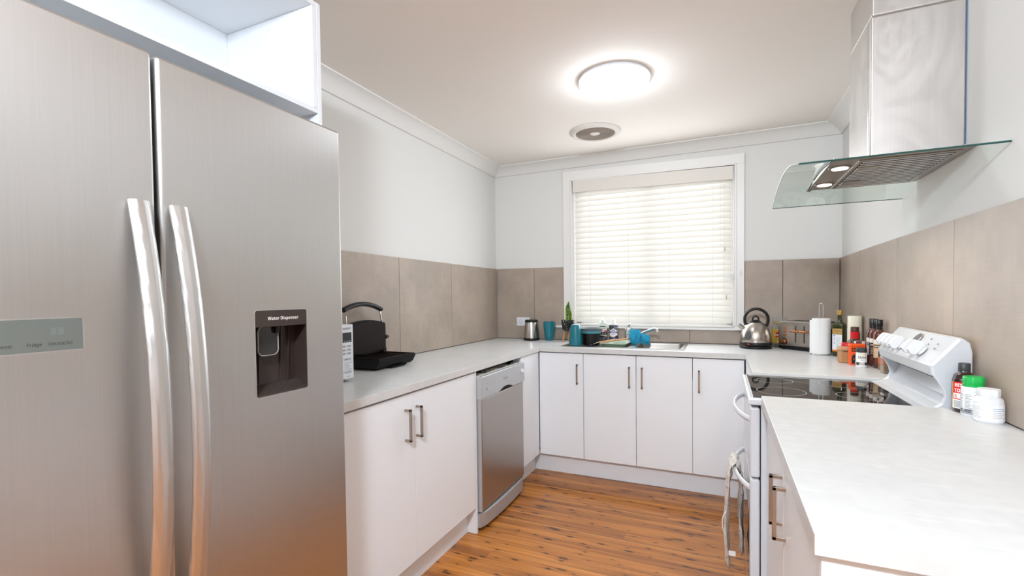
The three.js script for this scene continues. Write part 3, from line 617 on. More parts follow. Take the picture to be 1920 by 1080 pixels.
// ---------------------------------------------------------------- venetian blind
{
  const b = thing('venetian_blind', 'white venetian blind with closed slats in the kitchen window', 'blind');
  part(b, 'valance', exZ([[0.7, 2.075], [1.852, 2.053], [1.852, 2.146], [0.7, 2.17]], 0.02, 0.034, 0.002), mat.valance, 'flat cream valance');
  part(b, 'head_rail', bb(0.706, 1.846, 2.1, 2.14, -0.045, 0.015, 0.002), mat.trim);
  const slat = (() => {
    const w = 0.05, th = 0.0022, o = [], u = [];
    for (let i = 0; i <= 6; i++) { const q = i / 3 - 1; o.push([q * w / 2, 0.003 * (1 - q * q) + th / 2]); u.unshift([q * w / 2, 0.003 * (1 - q * q) - th / 2]); }
    return exX([...o, ...u], 0.71, 1.843, 0);
  })();
  for (let i = 0; i < 25; i++) {
    const s = part(b, 'slat', slat, mat.slat); s.position.set(0, 2.066 - i * 0.0415, -0.012); s.rotation.x = 1.12;
  }
  part(b, 'bottom_rail', bb(0.71, 1.843, 1.0185, 1.034, -0.036, 0.012, 0.003), mat.trim);
  for (const x of [0.835, 1.131, 1.427, 1.721]) part(b, 'ladder_cord', join([bx(0.0022, 1.06, 0.0012, x, 1.56, 0.014, 0), bx(0.0022, 1.06, 0.0012, x, 1.56, -0.038, 0)]), mat.trim);
  part(b, 'pull_cord', join([bx(0.0014, 0.47, 0.0014, 1.773, 1.83, 0.024, 0), bx(0.0014, 0.83, 0.0014, 1.795, 1.65, 0.024, 0)]), mat.valance);
  part(b, 'tassel', join([lathe([[0.001, 0.016], [0.003, 0.014], [0.0055, -0.014], [0.001, -0.015]], 12).translate(1.8, 1.574, 0.026), lathe([[0.001, 0.016], [0.003, 0.014], [0.0055, -0.014], [0.001, -0.015]], 12).translate(1.81, 1.235, 0.026)]), P({ color: '#c9c3b8', roughness: 0.5 }));
}

// ---------------------------------------------------------------- sink, tap, washing up
{
  const s = thing('sink', 'stainless steel sink with drainer set into the worktop', 'sink');
  const o = rrect(SK.x0, SK.x1, SK.z0, SK.z1, 0.02), bowl = rrect(1.24, 1.535, 0.095, 0.452, 0.035), dr = rrect(0.765, 1.2, 0.13, 0.455, 0.02);
  part(s, 'rim', exY(o, BH, BH + 0.0025, 0.0008, [bowl, dr]), mat.sink);
  part(s, 'bowl', (() => {
    const g = [], n = bowl.length, pos = [], idx = [];
    [[1, BH + 0.002], [0.985, BH - 0.01], [0.95, BH - 0.15], [0.88, BH - 0.165]].forEach(([k, y]) => bowl.forEach(([x, z]) => pos.push(1.3875 + (x - 1.3875) * k, y, 0.2735 + (z - 0.2735) * k)));
    for (let r = 0; r < 3; r++) for (let i = 0; i < n; i++) { const a = r * n + i, b = r * n + (i + 1) % n; idx.push(a, b, a + n, b, b + n, a + n); }
    const c = pos.length / 3; pos.push(1.3875, BH - 0.168, 0.2735); for (let i = 0; i < n; i++) idx.push(3 * n + i, 3 * n + (i + 1) % n, c);
    const q = new THREE.BufferGeometry(); q.setAttribute('position', new THREE.Float32BufferAttribute(pos, 3)); q.setIndex(idx); q.computeVertexNormals(); return crease(q, 0.8);
  })(), Object.assign(mat.sink.clone(), { side: THREE.DoubleSide }));
  part(s, 'drainer', join([bb(0.752, 1.212, BH - 0.012, BH - 0.008, 0.118, 0.467, 0.001), ...Array.from({ length: 8 }, (_, i) => bx(0.4, 0.004, 0.012, 0.98, BH - 0.0065, 0.155 + i * 0.04, 0.0018))]), mat.sink);
  part(s, 'waste', lathe([[0.001, BH - 0.165], [0.035, BH - 0.164], [0.038, BH - 0.167]], 24).translate(1.3875, 0, 0.2735), mat.chrome);
}
{
  const t = thing('mixer_tap', 'chrome lever mixer tap with raised spout', 'tap', [1.135, BH + 0.0025, 0.088]);
  part(t, 'body', lathe([[0.0005, 0], [0.027, 0], [0.027, 0.005], [0.023, 0.01], [0.022, 0.075], [0.023, 0.082], [0.023, 0.095], [0.018, 0.104], [0.0005, 0.106]], 32), mat.chrome);
  const lv = part(t, 'lever', sweep([V(0, 0.1, 0), V(0.003, 0.112, 0.006), V(0.012, 0.128, 0.014), V(0.022, 0.14, 0.02)], rrect(-0.009, 0.009, -0.004, 0.004, 0.003, 2), V(0.5, 0, -0.85)), mat.chrome);
  part(t, 'spout', tube([V(0.012, 0.03, 0.008), V(0.05, 0.045, 0.03), V(0.13, 0.082, 0.085), V(0.195, 0.109, 0.125), V(0.222, 0.113, 0.142), V(0.234, 0.105, 0.15)], 0.0095, 30, 14), mat.satin);
  part(t, 'aerator', cyl(0.0115, 0.0115, 0.016, 0, 0, 0, 20).rotateZ(0.5).translate(0.232, 0.093, 0.149), mat.chrome);
  const c = thing('dish_cloth', 'crumpled bright blue dish cloth hung over the tap spout', 'cloth', [1.222, BH, 0.19]);
  // two lobes of crumpled cloth hanging from the spout
  const lobe = (cx, cz, w, h, ph, lean) => {
    const rows = 40, cols = 64, pos = [], idx = [];
    for (let i = 0; i <= rows; i++) for (let j = 0; j < cols; j++) {
      const t = i / rows, a = j / cols * 2 * Math.PI, prof = Math.sin(Math.PI * Math.min(1, 0.12 + t * 0.86)) ** 0.55;
      const fold = 1 + 0.26 * Math.sin(3 * a + ph + t * 3) + 0.2 * Math.sin(7 * a + 2 * ph - t * 5) + 0.1 * Math.sin(13 * a + t * 11) + 0.07 * Math.sin(21 * a - t * 17 + ph) + 0.1 * (vn(a * 4, t * 9, 64, 64, 91) - 0.5);
      pos.push(cx + lean * t + w * prof * fold * Math.cos(a), h * (1 - t) + 0.004 + 0.006 * Math.sin(5 * a + ph) * t, cz + 0.55 * w * prof * fold * Math.sin(a));
    }
    for (let i = 0; i < rows; i++) for (let j = 0; j < cols; j++) { const a = i * cols + j, b = i * cols + (j + 1) % cols; idx.push(a, b, a + cols, b, b + cols, a + cols); }
    const top = pos.length / 3; pos.push(cx, h + 0.004, cz); for (let j = 0; j < cols; j++) idx.push(top, (j + 1) % cols, j);
    const g = new THREE.BufferGeometry(); g.setAttribute('position', new THREE.Float32BufferAttribute(pos, 3)); g.setIndex(idx); g.computeVertexNormals(); return g;
  };
  part(c, 'front_fold', lobe(-0.012, 0.045, 0.036, 0.106, 0.4, 0.004), mat.cloth);
  part(c, 'rear_fold', lobe(0.042, 0.03, 0.032, 0.074, 2.1, 0.026), mat.cloth);
}
{
  // tumblers
  const cup = (label, pos, flip) => {
    const t = thing('tumbler', label, 'tumbler', pos, 0);
    const w = [[0.0005, 0.003], [0.029, 0.002], [0.032, 0.006], [0.037, 0.03], [0.044, 0.09], [0.0475, 0.13], [0.048, 0.15], [0.0455, 0.15], [0.044, 0.13], [0.04, 0.09], [0.033, 0.03], [0.028, 0.008], [0.0005, 0.007]];
    const g = lathe(w, 44); if (flip) g.rotateX(Math.PI).translate(0, 0.1505, 0);
    part(t, 'shell', g, mat.teal); return t;
  };
  cup('teal tumbler standing upright beside the steel grinder', [0.51, BH, 0.082], false);
  cup('teal tumbler turned upside down on the sink edge', [0.822, BH + 0.0028, 0.4], true);
  const g = thing('coffee_grinder', 'brushed steel flask with black lid by the wall socket', 'grinder', [0.366, BH, 0.108]);
  part(g, 'base', lathe([[0.0005, 0], [0.062, 0], [0.066, 0.004], [0.067, 0.014], [0.064, 0.02], [0.0005, 0.02]], 44), mat.black);
  part(g, 'body', lathe([[0.0005, 0.02], [0.063, 0.02], [0.062, 0.03], [0.052, 0.142], [0.051, 0.146], [0.0005, 0.146]], 48), P({ map: brushTexH, metalness: 1, roughness: 0.22 }));
  part(g, 'lid', lathe([[0.0005, 0.146], [0.0515, 0.146], [0.053, 0.15], [0.052, 0.161], [0.047, 0.166], [0.0005, 0.165]], 44), mat.black);
}
{
  const p = thing('potted_plant', 'small snake plant in speckled black pot on wooden legs', 'plant', [0.681, BH, 0.125]);
  const speck = dataTex(256, 128, (u, v) => { const n = vn(u * 60, v * 30, 60, 30, 71), m = vn(u * 25, v * 13, 25, 13, 72); return n > 0.8 || m > 0.84 ? [215, 215, 212] : [20, 20, 21]; });
  part(p, 'pot', lathe([[0.0005, 0.082], [0.038, 0.082], [0.042, 0.087], [0.0535, 0.168], [0.05, 0.168], [0.047, 0.15], [0.0005, 0.15]], 40), lit(speck, { roughness: 0.4 }));
  part(p, 'soil', cyl(0.046, 0.047, 0.004, 0, 0.15, 0), mat.soil);
  for (let k = 0; k < 3; k++) {
    const a = 2.45 + k * 2.094, c = Math.cos(a), s = Math.sin(a);
    part(p, 'leg', sweep([V(0.026 * c, 0.084, 0.026 * s), V(0.044 * c, 0.0015, 0.044 * s)], oval(0, 0, 0.007, 0.007, 10), V(s, 0, -c)), mat.wood);
  }
  const leafT = dataTex(64, 256, (u, v) => { const e = Math.abs(u - 0.5) * 2; const n = vn(u * 5, v * 40, 5, 40, 81); return e > 0.72 ? [196, 200, 70] : n > 0.55 ? [120, 150, 92] : [44, 86, 44]; });
  const leaf = (h, w, ang, tilt, ox) => {
    const pos = [], uv = [], idx = [], n = 16;
    for (let i = 0; i <= n; i++) { const t = i / n, ww = w * Math.sin(Math.PI * Math.min(1, 0.28 + t * 0.72)) ** 0.8 * (t > 0.98 ? 0.05 : 1); for (const q of [-1, 0, 1]) { pos.push(ox + q * ww * Math.cos(ang) + tilt * t * t + 0.006 * Math.sin(t * 6), 0.15 + h * t, q * ww * Math.sin(ang) + 0.004 * (q === 0 ? -1 : 1)); uv.push(q / 2 + 0.5, t); } }
    for (let i = 0; i < n; i++) for (let j = 0; j < 2; j++) { const a = i * 3 + j; idx.push(a, a + 1, a + 3, a + 1, a + 4, a + 3); }
    const g = new THREE.BufferGeometry(); g.setAttribute('position', new THREE.Float32BufferAttribute(pos, 3)); g.setAttribute('uv', new THREE.Float32BufferAttribute(uv, 2)); g.setIndex(idx); g.computeVertexNormals(); return g;
  };
  const lm = lit(leafT, { roughness: 0.45, side: THREE.DoubleSide });
  part(p, 'leaf', leaf(0.165, 0.031, 0.2, 0.012, 0.0), lm); part(p, 'leaf', leaf(0.075, 0.014, -0.7, 0.01, 0.013), lm);
}
{
  const p = thing('saucepan', 'black saucepan holding a teal and grey collapsible colander', 'saucepan', [0.912, BH + 0.0028, 0.31]);
  part(p, 'pan', lathe([[0.0005, 0], [0.062, 0], [0.068, 0.005], [0.071, 0.082], [0.073, 0.083], [0.0695, 0.083], [0.066, 0.008], [0.0005, 0.005]], 44), mat.black);
  part(p, 'side_handle', bx(0.03, 0.012, 0.02, 0.084, 0.06, 0, 0.004), mat.black);
  const c = thing('colander', 'teal and grey collapsible colander sitting in black saucepan', 'colander', [0.912, BH + 0.0862, 0.31]);
  part(c, 'basket', lathe([[0.0005, -0.03], [0.05, -0.028], [0.058, -0.002], [0.0715, -0.0005], [0.074, 0.014], [0.077, 0.02], [0.073, 0.02], [0.068, 0.004], [0.054, 0.002], [0.047, -0.024], [0.0005, -0.026]], 44), mat.tealLight);
  part(c, 'rim', lathe([[0.073, 0.017], [0.079, 0.018], [0.083, 0.026], [0.086, 0.032], [0.0835, 0.034], [0.077, 0.028], [0.073, 0.022], [0.073, 0.017]], 44), mat.greyPlastic);
  part(c, 'handle', sweep([V(-0.08, 0.03, 0), V(-0.1, 0.033, 0.003), V(-0.13, 0.03, 0.006), V(-0.152, 0.027, 0.008)], rrect(-0.017, 0.017, -0.004, 0.004, 0.003, 3), V(0, 0, 1)), mat.greyPlastic);
}
{
  const bottle = (name, label, pos, prof, lab, labR, y0, h, tint) => {
    const b = thing(name, label, 'bottle', pos);
    part(b, 'body', lathe(prof, 36), tint);
    const th = Math.atan2(1.785 - pos[0], 3.654 - pos[2]);
    part(b, 'label', new THREE.CylinderGeometry(labR, labR, h, 24, 1, true, th - 1.35, 2.7).translate(0, y0 + h / 2, 0), lit(lab, { side: THREE.DoubleSide, roughness: 0.4 }));
    return b;
  };
  const l1 = print(256, 384, (x, w, h) => {
    x.fillStyle = '#7b7480'; x.fillRect(0, 0, w, h); x.fillStyle = '#e9e6df'; x.fillRect(0, 0, w, 120); x.fillStyle = '#1f6b4a'; x.beginPath(); x.ellipse(128, 46, 76, 32, 0, Math.PI, 0); x.fill();
    x.fillStyle = '#7f9a84'; x.fillRect(72, 64, 112, 20);
    x.fillStyle = '#c95a72'; x.fillRect(30, 122, 196, 44); x.fillStyle = '#fff'; x.fillRect(66, 138, 90, 10);
    x.fillStyle = '#163c2c'; x.fillRect(24, 168, 208, 56); x.fillStyle = '#e8efe9'; for (const a of [70, 122, 178]) x.fillRect(a, 180, 8, 36);
    x.fillStyle = '#d8cfc6'; x.fillRect(36, 228, 190, 34); x.fillStyle = '#5c5763'; x.fillRect(0, 268, w, 116);
  });
  const d1 = bottle('dish_soap_bottle', 'clear domed dish soap bottle with purple base by the tap', [0.95, BH + 0.0028, 0.1], [[0.0005, 0], [0.03, 0], [0.033, 0.005], [0.034, 0.09], [0.033, 0.12], [0.027, 0.142], [0.016, 0.156], [0.012, 0.162], [0.012, 0.168], [0.0005, 0.168]], l1, 0.0346, 0.004, 0.125, P({ color: '#eef2f0', roughness: 0.1, transmission: 0.75, thickness: 0 }));
  part(d1, 'cap', lathe([[0.0005, 0.162], [0.0125, 0.162], [0.0125, 0.172], [0.006, 0.176], [0.006, 0.184], [0.008, 0.186], [0.008, 0.19], [0.0005, 0.192]], 24), mat.clear);
  const l2 = print(256, 384, (x, w, h) => {
    x.fillStyle = '#2b2530'; x.fillRect(0, 0, w, h);
    for (let i = 0; i < 60; i++) { x.fillStyle = ['#e6d56c', '#6a4d97', '#3f8f4c', '#efe9c9', '#8f6fc0'][i % 5]; x.beginPath(); x.ellipse(R(0, w), R(0, h), R(8, 24), R(6, 16), R(0, 3), 0, 7); x.fill(); }
    x.fillStyle = '#ecebf0'; x.beginPath(); x.moveTo(128, 70); x.lineTo(222, 140); x.lineTo(222, 230); x.lineTo(128, 280); x.lineTo(34, 230); x.lineTo(34, 140); x.fill();
    x.fillStyle = '#5b3a8c'; x.fillRect(34, 146, 188, 34); x.fillStyle = '#cdbfe4'; x.fillRect(74, 158, 108, 11);
    x.fillStyle = '#55786c'; x.fillRect(96, 106, 64, 26); x.fillStyle = '#8a86a8'; x.fillRect(88, 200, 80, 7); x.fillRect(96, 216, 64, 7);
    x.fillStyle = '#e9e9ec'; x.beginPath(); x.moveTo(0, 384); x.lineTo(0, 340); x.lineTo(180, 316); x.lineTo(60, 384); x.fill();
  });
  const d2 = bottle('hand_wash_bottle', 'frosted hand wash bottle with purple floral label behind the sink', [1.03, BH + 0.0028, 0.094], [[0.0005, 0], [0.031, 0], [0.034, 0.005], [0.034, 0.01], [0.031, 0.06], [0.03, 0.125], [0.026, 0.14], [0.015, 0.148], [0.0005, 0.149]], l2, 0.0345, 0.006, 0.122, P({ color: '#f1f1f0', roughness: 0.4, transmission: 0.4, thickness: 0 }));
  part(d2, 'cap', lathe([[0.0005, 0.147], [0.0165, 0.147], [0.0165, 0.16], [0.014, 0.172], [0.0005, 0.173]], 24), P({ color: '#f4f2ee', roughness: 0.4, transmission: 0.3, thickness: 0 }));
  const br = thing('dish_brush', 'wooden-handled dish brush resting across the glass dish', 'brush', [0, 0, 0]);
  part(br, 'handle', sweep([V(0.985, BH + 0.024, 0.36), V(1.0, BH + 0.025, 0.345), V(1.05, BH + 0.0285, 0.285), V(1.1, BH + 0.032, 0.225), V(1.142, BH + 0.0345, 0.17), V(1.15, BH + 0.035, 0.16)], oval(0, 0, 0.0065, 0.006, 12), V(0, 1, 0)), mat.wood);
  part(br, 'neck', tube([V(0.985, BH + 0.024, 0.36), V(0.972, BH + 0.022, 0.375), V(0.955, BH + 0.014, 0.4), V(0.945, BH + 0.011, 0.414)], 0.0035, 12, 8), mat.chrome);
  part(br, 'head', cyl(0.026, 0.024, 0.01, 0.94, BH + 0.006, 0.422, 24), mat.black);
  part(br, 'bristles', cyl(0.022, 0.024, 0.014, 0.94, BH - 0.0065, 0.422, 24), mat.matt);
  const gd = thing('glass_dish', 'pale green glass baking dish on the sink drainer', 'dish', [1.09, BH - 0.004, 0.285]);
  part(gd, 'dish', (() => {
    const pos = [], idx = [], n = rrect(-1, 1, -1, 1, 0.3).length;
    [[0.07, 0.115, 0.0], [0.085, 0.135, 0.022], [0.094, 0.146, 0.024], [0.094, 0.146, 0.0265], [0.082, 0.131, 0.0245], [0.067, 0.112, 0.004]].forEach(([a, b, y]) => rrect(-a, a, -b, b, 0.03).forEach(([x, z]) => pos.push(x, y, z)));
    for (let r = 0; r < 5; r++) for (let i = 0; i < n; i++) { const a = r * n + i, b = r * n + (i + 1) % n; idx.push(a, a + n, b, b, a + n, b + n); }
    for (const [r, f] of [[0, 0], [5, 1]]) { const c = pos.length / 3; pos.push(0, r ? 0.004 : 0, 0); for (let i = 0; i < n; i++) { const a = r * n + i, b = r * n + (i + 1) % n; f ? idx.push(c, b, a) : idx.push(c, a, b); } }
    const q = new THREE.BufferGeometry(); q.setAttribute('position', new THREE.Float32BufferAttribute(pos, 3)); q.setIndex(idx); q.computeVertexNormals(); return crease(q, 0.7);
  })(), P({ color: '#bccfbb', roughness: 0.12, transmission: 0.35, thickness: 0 }));
}
{ // wall sockets
  const s = thing('wall_socket', 'white double power outlet on the tiles behind the steel flask', 'power outlet');
  part(s, 'plate', bb(0.197, 0.315, 1.009, 1.081, T, T + 0.008, 0.003), mat.plastic);
  for (const x of [0.232, 0.282]) {
    part(s, 'pin_slot', join([bx(0.0022, 0.008, 0.001, x - 0.008, 1.042, T + 0.0083, 0).rotateZ(0), bx(0.0022, 0.008, 0.001, x + 0.008, 1.042, T + 0.0083, 0), bx(0.0022, 0.008, 0.001, x, 1.028, T + 0.0083, 0)]), mat.darkCap);
    part(s, 'rocker_switch', bx(0.009, 0.014, 0.003, x, 1.063, T + 0.009, 0.001), mat.plastic);
    part(s, 'switch_mark', bx(0.004, 0.003, 0.0006, x, 1.067, T + 0.0108, 0), P({ color: '#c9605a', roughness: 0.5 }));
  }
}

// ---------------------------------------------------------------- kettle, jar, toaster, towel, oil
{
  const k = thing('kettle', 'brushed steel dome kettle with black loop handle', 'kettle', [1.983, BH, 0.195]);
  part(k, 'power_base', lathe([[0.0005, 0], [0.09, 0], [0.095, 0.004], [0.095, 0.014], [0.089, 0.02], [0.0005, 0.02]], 48), mat.black);
  part(k, 'collar', lathe([[0.0005, 0.021], [0.092, 0.021], [0.0945, 0.026], [0.0945, 0.038], [0.092, 0.042], [0.0005, 0.042]], 48), mat.black);
  const st = P({ map: brushTexH, color: '#efe9e2', metalness: 1, roughness: 0.25 });
  part(k, 'body', lathe([[0.0005, 0.042], [0.091, 0.042], [0.0925, 0.05], [0.091, 0.075], [0.086, 0.1], [0.076, 0.128], [0.063, 0.15], [0.047, 0.166], [0.036, 0.172], [0.0005, 0.172]], 56), st);
  part(k, 'lid', lathe([[0.0005, 0.185], [0.012, 0.184], [0.024, 0.18], [0.035, 0.174], [0.034, 0.171], [0.0005, 0.171]], 40), mat.black);
  part(k, 'lid_knob', tube([V(-0.017, 0.18, 0), V(-0.016, 0.198, 0), V(0, 0.21, 0), V(0.016, 0.198, 0), V(0.017, 0.18, 0)], 0.0055, 24, 10), mat.black);
  const hp = []; for (let i = 0; i <= 30; i++) { const a = Math.PI * (1.2 - 1.5 * i / 30); hp.push(V(0.004 + 0.069 * Math.cos(a), 0.188 + 0.069 * Math.sin(a) - (i > 26 ? 0.004 * (i - 26) : 0), 0)); }
  part(k, 'handle', sweep(hp, oval(0, 0, 0.012, 0.0095, 14), V(0, 0, 1)), mat.black);
  part(k, 'spout', sweep([V(-0.062, 0.118, 0), V(-0.083, 0.138, 0), V(-0.1, 0.152, 0)], oval(0, 0, 0.017, 0.012, 18), V(0, 0, 1)), st);
  // oval water window on the side facing the room
  const wg = new THREE.CylinderGeometry(0.0925, 0.0885, 0.06, 16, 8, true, -0.78, 0.46); { const p = wg.attributes.position; for (let i = 0; i < p.count; i++) { const th = Math.atan2(p.getX(i), p.getZ(i)), q = (th + 0.55) / 0.23; const y = p.getY(i) / 0.03; const rr = Math.hypot(q, 0); const hh = Math.sqrt(Math.max(0, 1 - q * q)); p.setY(i, y * hh * 0.03 + 0.088); const yy = p.getY(i); const rad = yy < 0.075 ? 0.0922 : 0.0922 - (yy - 0.075) * 0.22; p.setX(i, Math.sin(th) * (rad + 0.0008)); p.setZ(i, Math.cos(th) * (rad + 0.0008)); } wg.computeVertexNormals(); }
  part(k, 'water_window', wg, P({ color: '#57575a', roughness: 0.12, side: THREE.DoubleSide }), 'oval grey water gauge window');
  part(k, 'switch', bx(0.014, 0.009, 0.008, -0.046, 0.032, 0.084, 0.002), P({ color: '#b32416', roughness: 0.3 }), 'red switch');
}
{
  const j = thing('coffee_jar', 'round glass coffee jar with stopper lid behind the toaster', 'jar', [2.132, BH, 0.078]);
  part(j, 'glass', lathe([[0.0005, 0.001], [0.042, 0.001], [0.046, 0.006], [0.046, 0.125], [0.043, 0.145], [0.034, 0.158], [0.034, 0.166]], 40), Object.assign(mat.clear.clone(), { side: THREE.DoubleSide }));
  part(j, 'coffee', lathe([[0.0005, 0.004], [0.0435, 0.004], [0.0435, 0.024], [0.0005, 0.024]], 36), mat.coffee);
  const t = print(512, 256, (x, w, h) => {
    x.fillStyle = '#c7a43c'; x.fillRect(0, 0, w, h); for (let i = 0; i < 60; i++) { x.fillStyle = i % 2 ? '#d9bb55' : '#a9862b'; x.fillRect(R(0, w), 0, R(2, 14), h); }
    x.fillStyle = '#c4182a'; x.beginPath(); x.moveTo(150, 92); x.lineTo(256, 20); x.lineTo(362, 92); x.lineTo(330, 150); x.lineTo(182, 150); x.fill();
    x.fillStyle = '#fff'; x.font = 'bold 50px serif'; x.textAlign = 'center'; x.fillText('Moccona', 256, 122); x.fillStyle = '#3a2a10'; x.fillRect(206, 184, 100, 10);
  });
  part(j, 'label', new THREE.CylinderGeometry(0.0465, 0.0465, 0.09, 36, 1, true, -0.12 - 1.5, 3.0).translate(0, 0.075, 0), lit(t, { metalness: 0.3, roughness: 0.35, side: THREE.DoubleSide }));
  part(j, 'stopper', lathe([[0.0005, 0.168], [0.038, 0.167], [0.043, 0.173], [0.044, 0.185], [0.04, 0.2], [0.0375, 0.206], [0.0005, 0.205]], 36), mat.clear);
  part(j, 'seal', lathe([[0.0345, 0.158], [0.0365, 0.16], [0.0365, 0.166], [0.0345, 0.167]], 32), mat.gold);
}
{
  // stands across the corner: local +x runs along its front, local +z is its front
  const t = thing('toaster', 'four-slice steel toaster with copper knobs standing across the corner', 'toaster', [2.2835, BH, 0.2135], -Math.PI / 4 + 0.03);
  const st = P({ map: brushTexH, color: '#ece7e2', metalness: 1, roughness: 0.34 });
  const L = 0.145;
  part(t, 'base', bb(-L, L, 0.004, 0.024, -0.085, 0.092, 0.004), mat.black);
  for (const [x, z] of [[-0.12, -0.07], [0.12, -0.07], [-0.12, 0.075], [0.12, 0.075]]) part(t, 'foot', cyl(0.008, 0.008, 0.005, x, 0, z, 10), mat.black);
  const prof = []; for (let i = 0; i <= 8; i++) { const a = i / 8 * Math.PI / 2; prof.push([-L + 0.026 - 0.026 * Math.cos(a) + 0.006, 0.15 + 0.03 * Math.sin(a)]); }
  const side = [[-L, 0.024], [-L + 0.004, 0.145], ...prof]; const full = [...side, ...side.map(([x, y]) => [-x, y]).reverse()];
  part(t, 'shell', exZ(full, -0.083, 0.09, 0.004), st);
  for (const q of [-1, 1]) part(t, 'end_cap', bx(0.005, 0.118, 0.166, q * (L + 0.0005), 0.081, 0.003, 0.002), mat.black);
  for (const x of [-0.067, 0.067]) for (const z of [-0.035, 0.03]) part(t, 'bread_slot', bx(0.115, 0.001, 0.026, x, 0.1805, z, 0), mat.gap);
  for (const x of [-0.028, 0.028]) {
    part(t, 'lever_slot', bx(0.0055, 0.105, 0.0012, x, 0.1, 0.0904, 0), mat.gap);
    part(t, 'lever', bx(0.05, 0.0125, 0.022, x, 0.118, 0.102, 0.005), mat.copper, 'copper lever');
  }
  for (const s of [-1, 1]) {
    for (const y of [0.091, 0.113, 0.135]) part(t, 'button', cyl(0.0085, 0.0075, 0.005, 0, 0, 0, 20).rotateX(Math.PI / 2).translate(s * 0.098, y, 0.09), mat.copper);
    part(t, 'dial_ring', cyl(0.021, 0.021, 0.002, 0, 0, 0, 28).rotateX(Math.PI / 2).translate(s * 0.105, 0.05, 0.0898), mat.black);
    part(t, 'dial', cyl(0.0165, 0.0155, 0.016, 0, 0, 0, 28).rotateX(Math.PI / 2).translate(s * 0.105, 0.05, 0.0915), mat.copper, 'copper browning dial');
  }
}
{
  const h = thing('paper_towel_holder', 'chrome wire paper towel holder in front of the toaster', 'towel holder', [2.306, BH, 0.452]);
  part(h, 'base_ring', new THREE.TorusGeometry(0.05, 0.003, 8, 40).rotateX(Math.PI / 2).translate(0, 0.003, 0), mat.chrome);
  part(h, 'wire_loop', tube([V(-0.0095, 0.004, 0), V(-0.0095, 0.15, 0), V(-0.0095, 0.27, 0), V(-0.0085, 0.29, 0), V(0, 0.2985, 0), V(0.0085, 0.29, 0), V(0.0095, 0.27, 0), V(0.0095, 0.15, 0), V(0.0095, 0.004, 0)], 0.0022, 60, 8), mat.chrome);
  part(h, 'cross_bar', bx(0.1, 0.004, 0.005, 0, 0.003, 0, 0.001), mat.chrome);
  const r = thing('paper_towel_roll', 'white paper towel roll with loose sheet on wire holder', 'paper towel', [2.306, BH + 0.0065, 0.452]);
  part(r, 'roll', lathe([[0.018, 0.0], [0.0455, 0.0], [0.0465, 0.003], [0.0465, 0.2], [0.0455, 0.203], [0.018, 0.203], [0.018, 0.0]], 44), mat.paper);
  const sh = []; for (let i = 0; i <= 18; i++) { const a = 0.9 + i / 18 * 1.6; sh.push([0.0475 * Math.cos(a), 0.0475 * Math.sin(a)]); }
  sh.push([-0.05, 0.012], [-0.058, 0.004]);
  const outer = sh.map(([x, z]) => [x, z]), inner = sh.map(([x, z]) => [x * 0.985, z * 0.985 - 0.0004]).reverse();
  part(r, 'loose_sheet', exY([...outer, ...inner], 0.001, 0.194), mat.paper);
}
{
  const o = thing('oil_bottle', 'square dark green oil bottle with gold cap and paper label', 'bottle', [2.386, BH, 0.499], -0.2 - Math.PI / 4 + 0.35);
  const sq = (a) => rrect(-a, a, -a, a, 0.007, 4);
  part(o, 'body', (() => {
    const pos = [], idx = [], n = sq(1).length;
    [[0.025, 0], [0.0265, 0.004], [0.0265, 0.168], [0.025, 0.18], [0.019, 0.19], [0.0125, 0.2], [0.0105, 0.212], [0.0105, 0.235]].forEach(([a, y]) => rrect(-a, a, -a, a, Math.min(a * 0.98, y > 0.185 ? a * 0.95 : 0.007), 4).forEach(([x, z]) => pos.push(x, y, z)));
    for (let r = 0; r < 7; r++) for (let i = 0; i < n; i++) { const a = r * n + i, b = r * n + (i + 1) % n; idx.push(a, a + n, b, b, a + n, b + n); }
    for (const [r, f] of [[0, 0], [7, 1]]) { const c = pos.length / 3; pos.push(0, r ? 0.235 : 0, 0); for (let i = 0; i < n; i++) { const a = r * n + i, b = r * n + (i + 1) % n; f ? idx.push(c, b, a) : idx.push(c, a, b); } }
    const q = new THREE.BufferGeometry(); q.setAttribute('position', new THREE.Float32BufferAttribute(pos, 3)); q.setIndex(idx); q.computeVertexNormals(); return crease(q, 0.6);
  })(), mat.oil);
  part(o, 'cap', lathe([[0.0005, 0.258], [0.0145, 0.258], [0.015, 0.255], [0.015, 0.235], [0.0135, 0.232], [0.0005, 0.232]], 28), mat.gold);
  const t = print(256, 640, (x, w, h) => {
    x.fillStyle = '#eceef2'; x.fillRect(0, 0, w, h); x.fillStyle = '#b99355'; x.fillRect(0, 0, w, 168); x.fillStyle = '#6b4c1e'; for (let i = 0; i < 11; i++) x.fillRect(44 + i * 15, 58 - (i % 2) * 4, 9, 14); x.fillRect(104, 92, 48, 7);
    x.fillStyle = '#4c8fd0'; x.fillRect(30, 186, 50, 30); x.fillStyle = '#8c9096'; for (let i = 0; i < 8; i++) x.fillRect(104, 256 + i * 36, 118 - (i % 3) * 20, 6);
    x.fillStyle = '#3a2622'; for (const y of [266, 304, 376, 414]) { x.beginPath(); x.arc(54, y, 11, 0, 7); x.fill(); }
    x.fillStyle = '#f08a1c'; x.fillRect(0, 596, w, 44);
  });
  part(o, 'label', new THREE.PlaneGeometry(0.05, 0.128).translate(0, 0.092, 0.0269), lit(t), 'white and gold paper label').rotation.y = -Math.PI / 2 * 0;
}

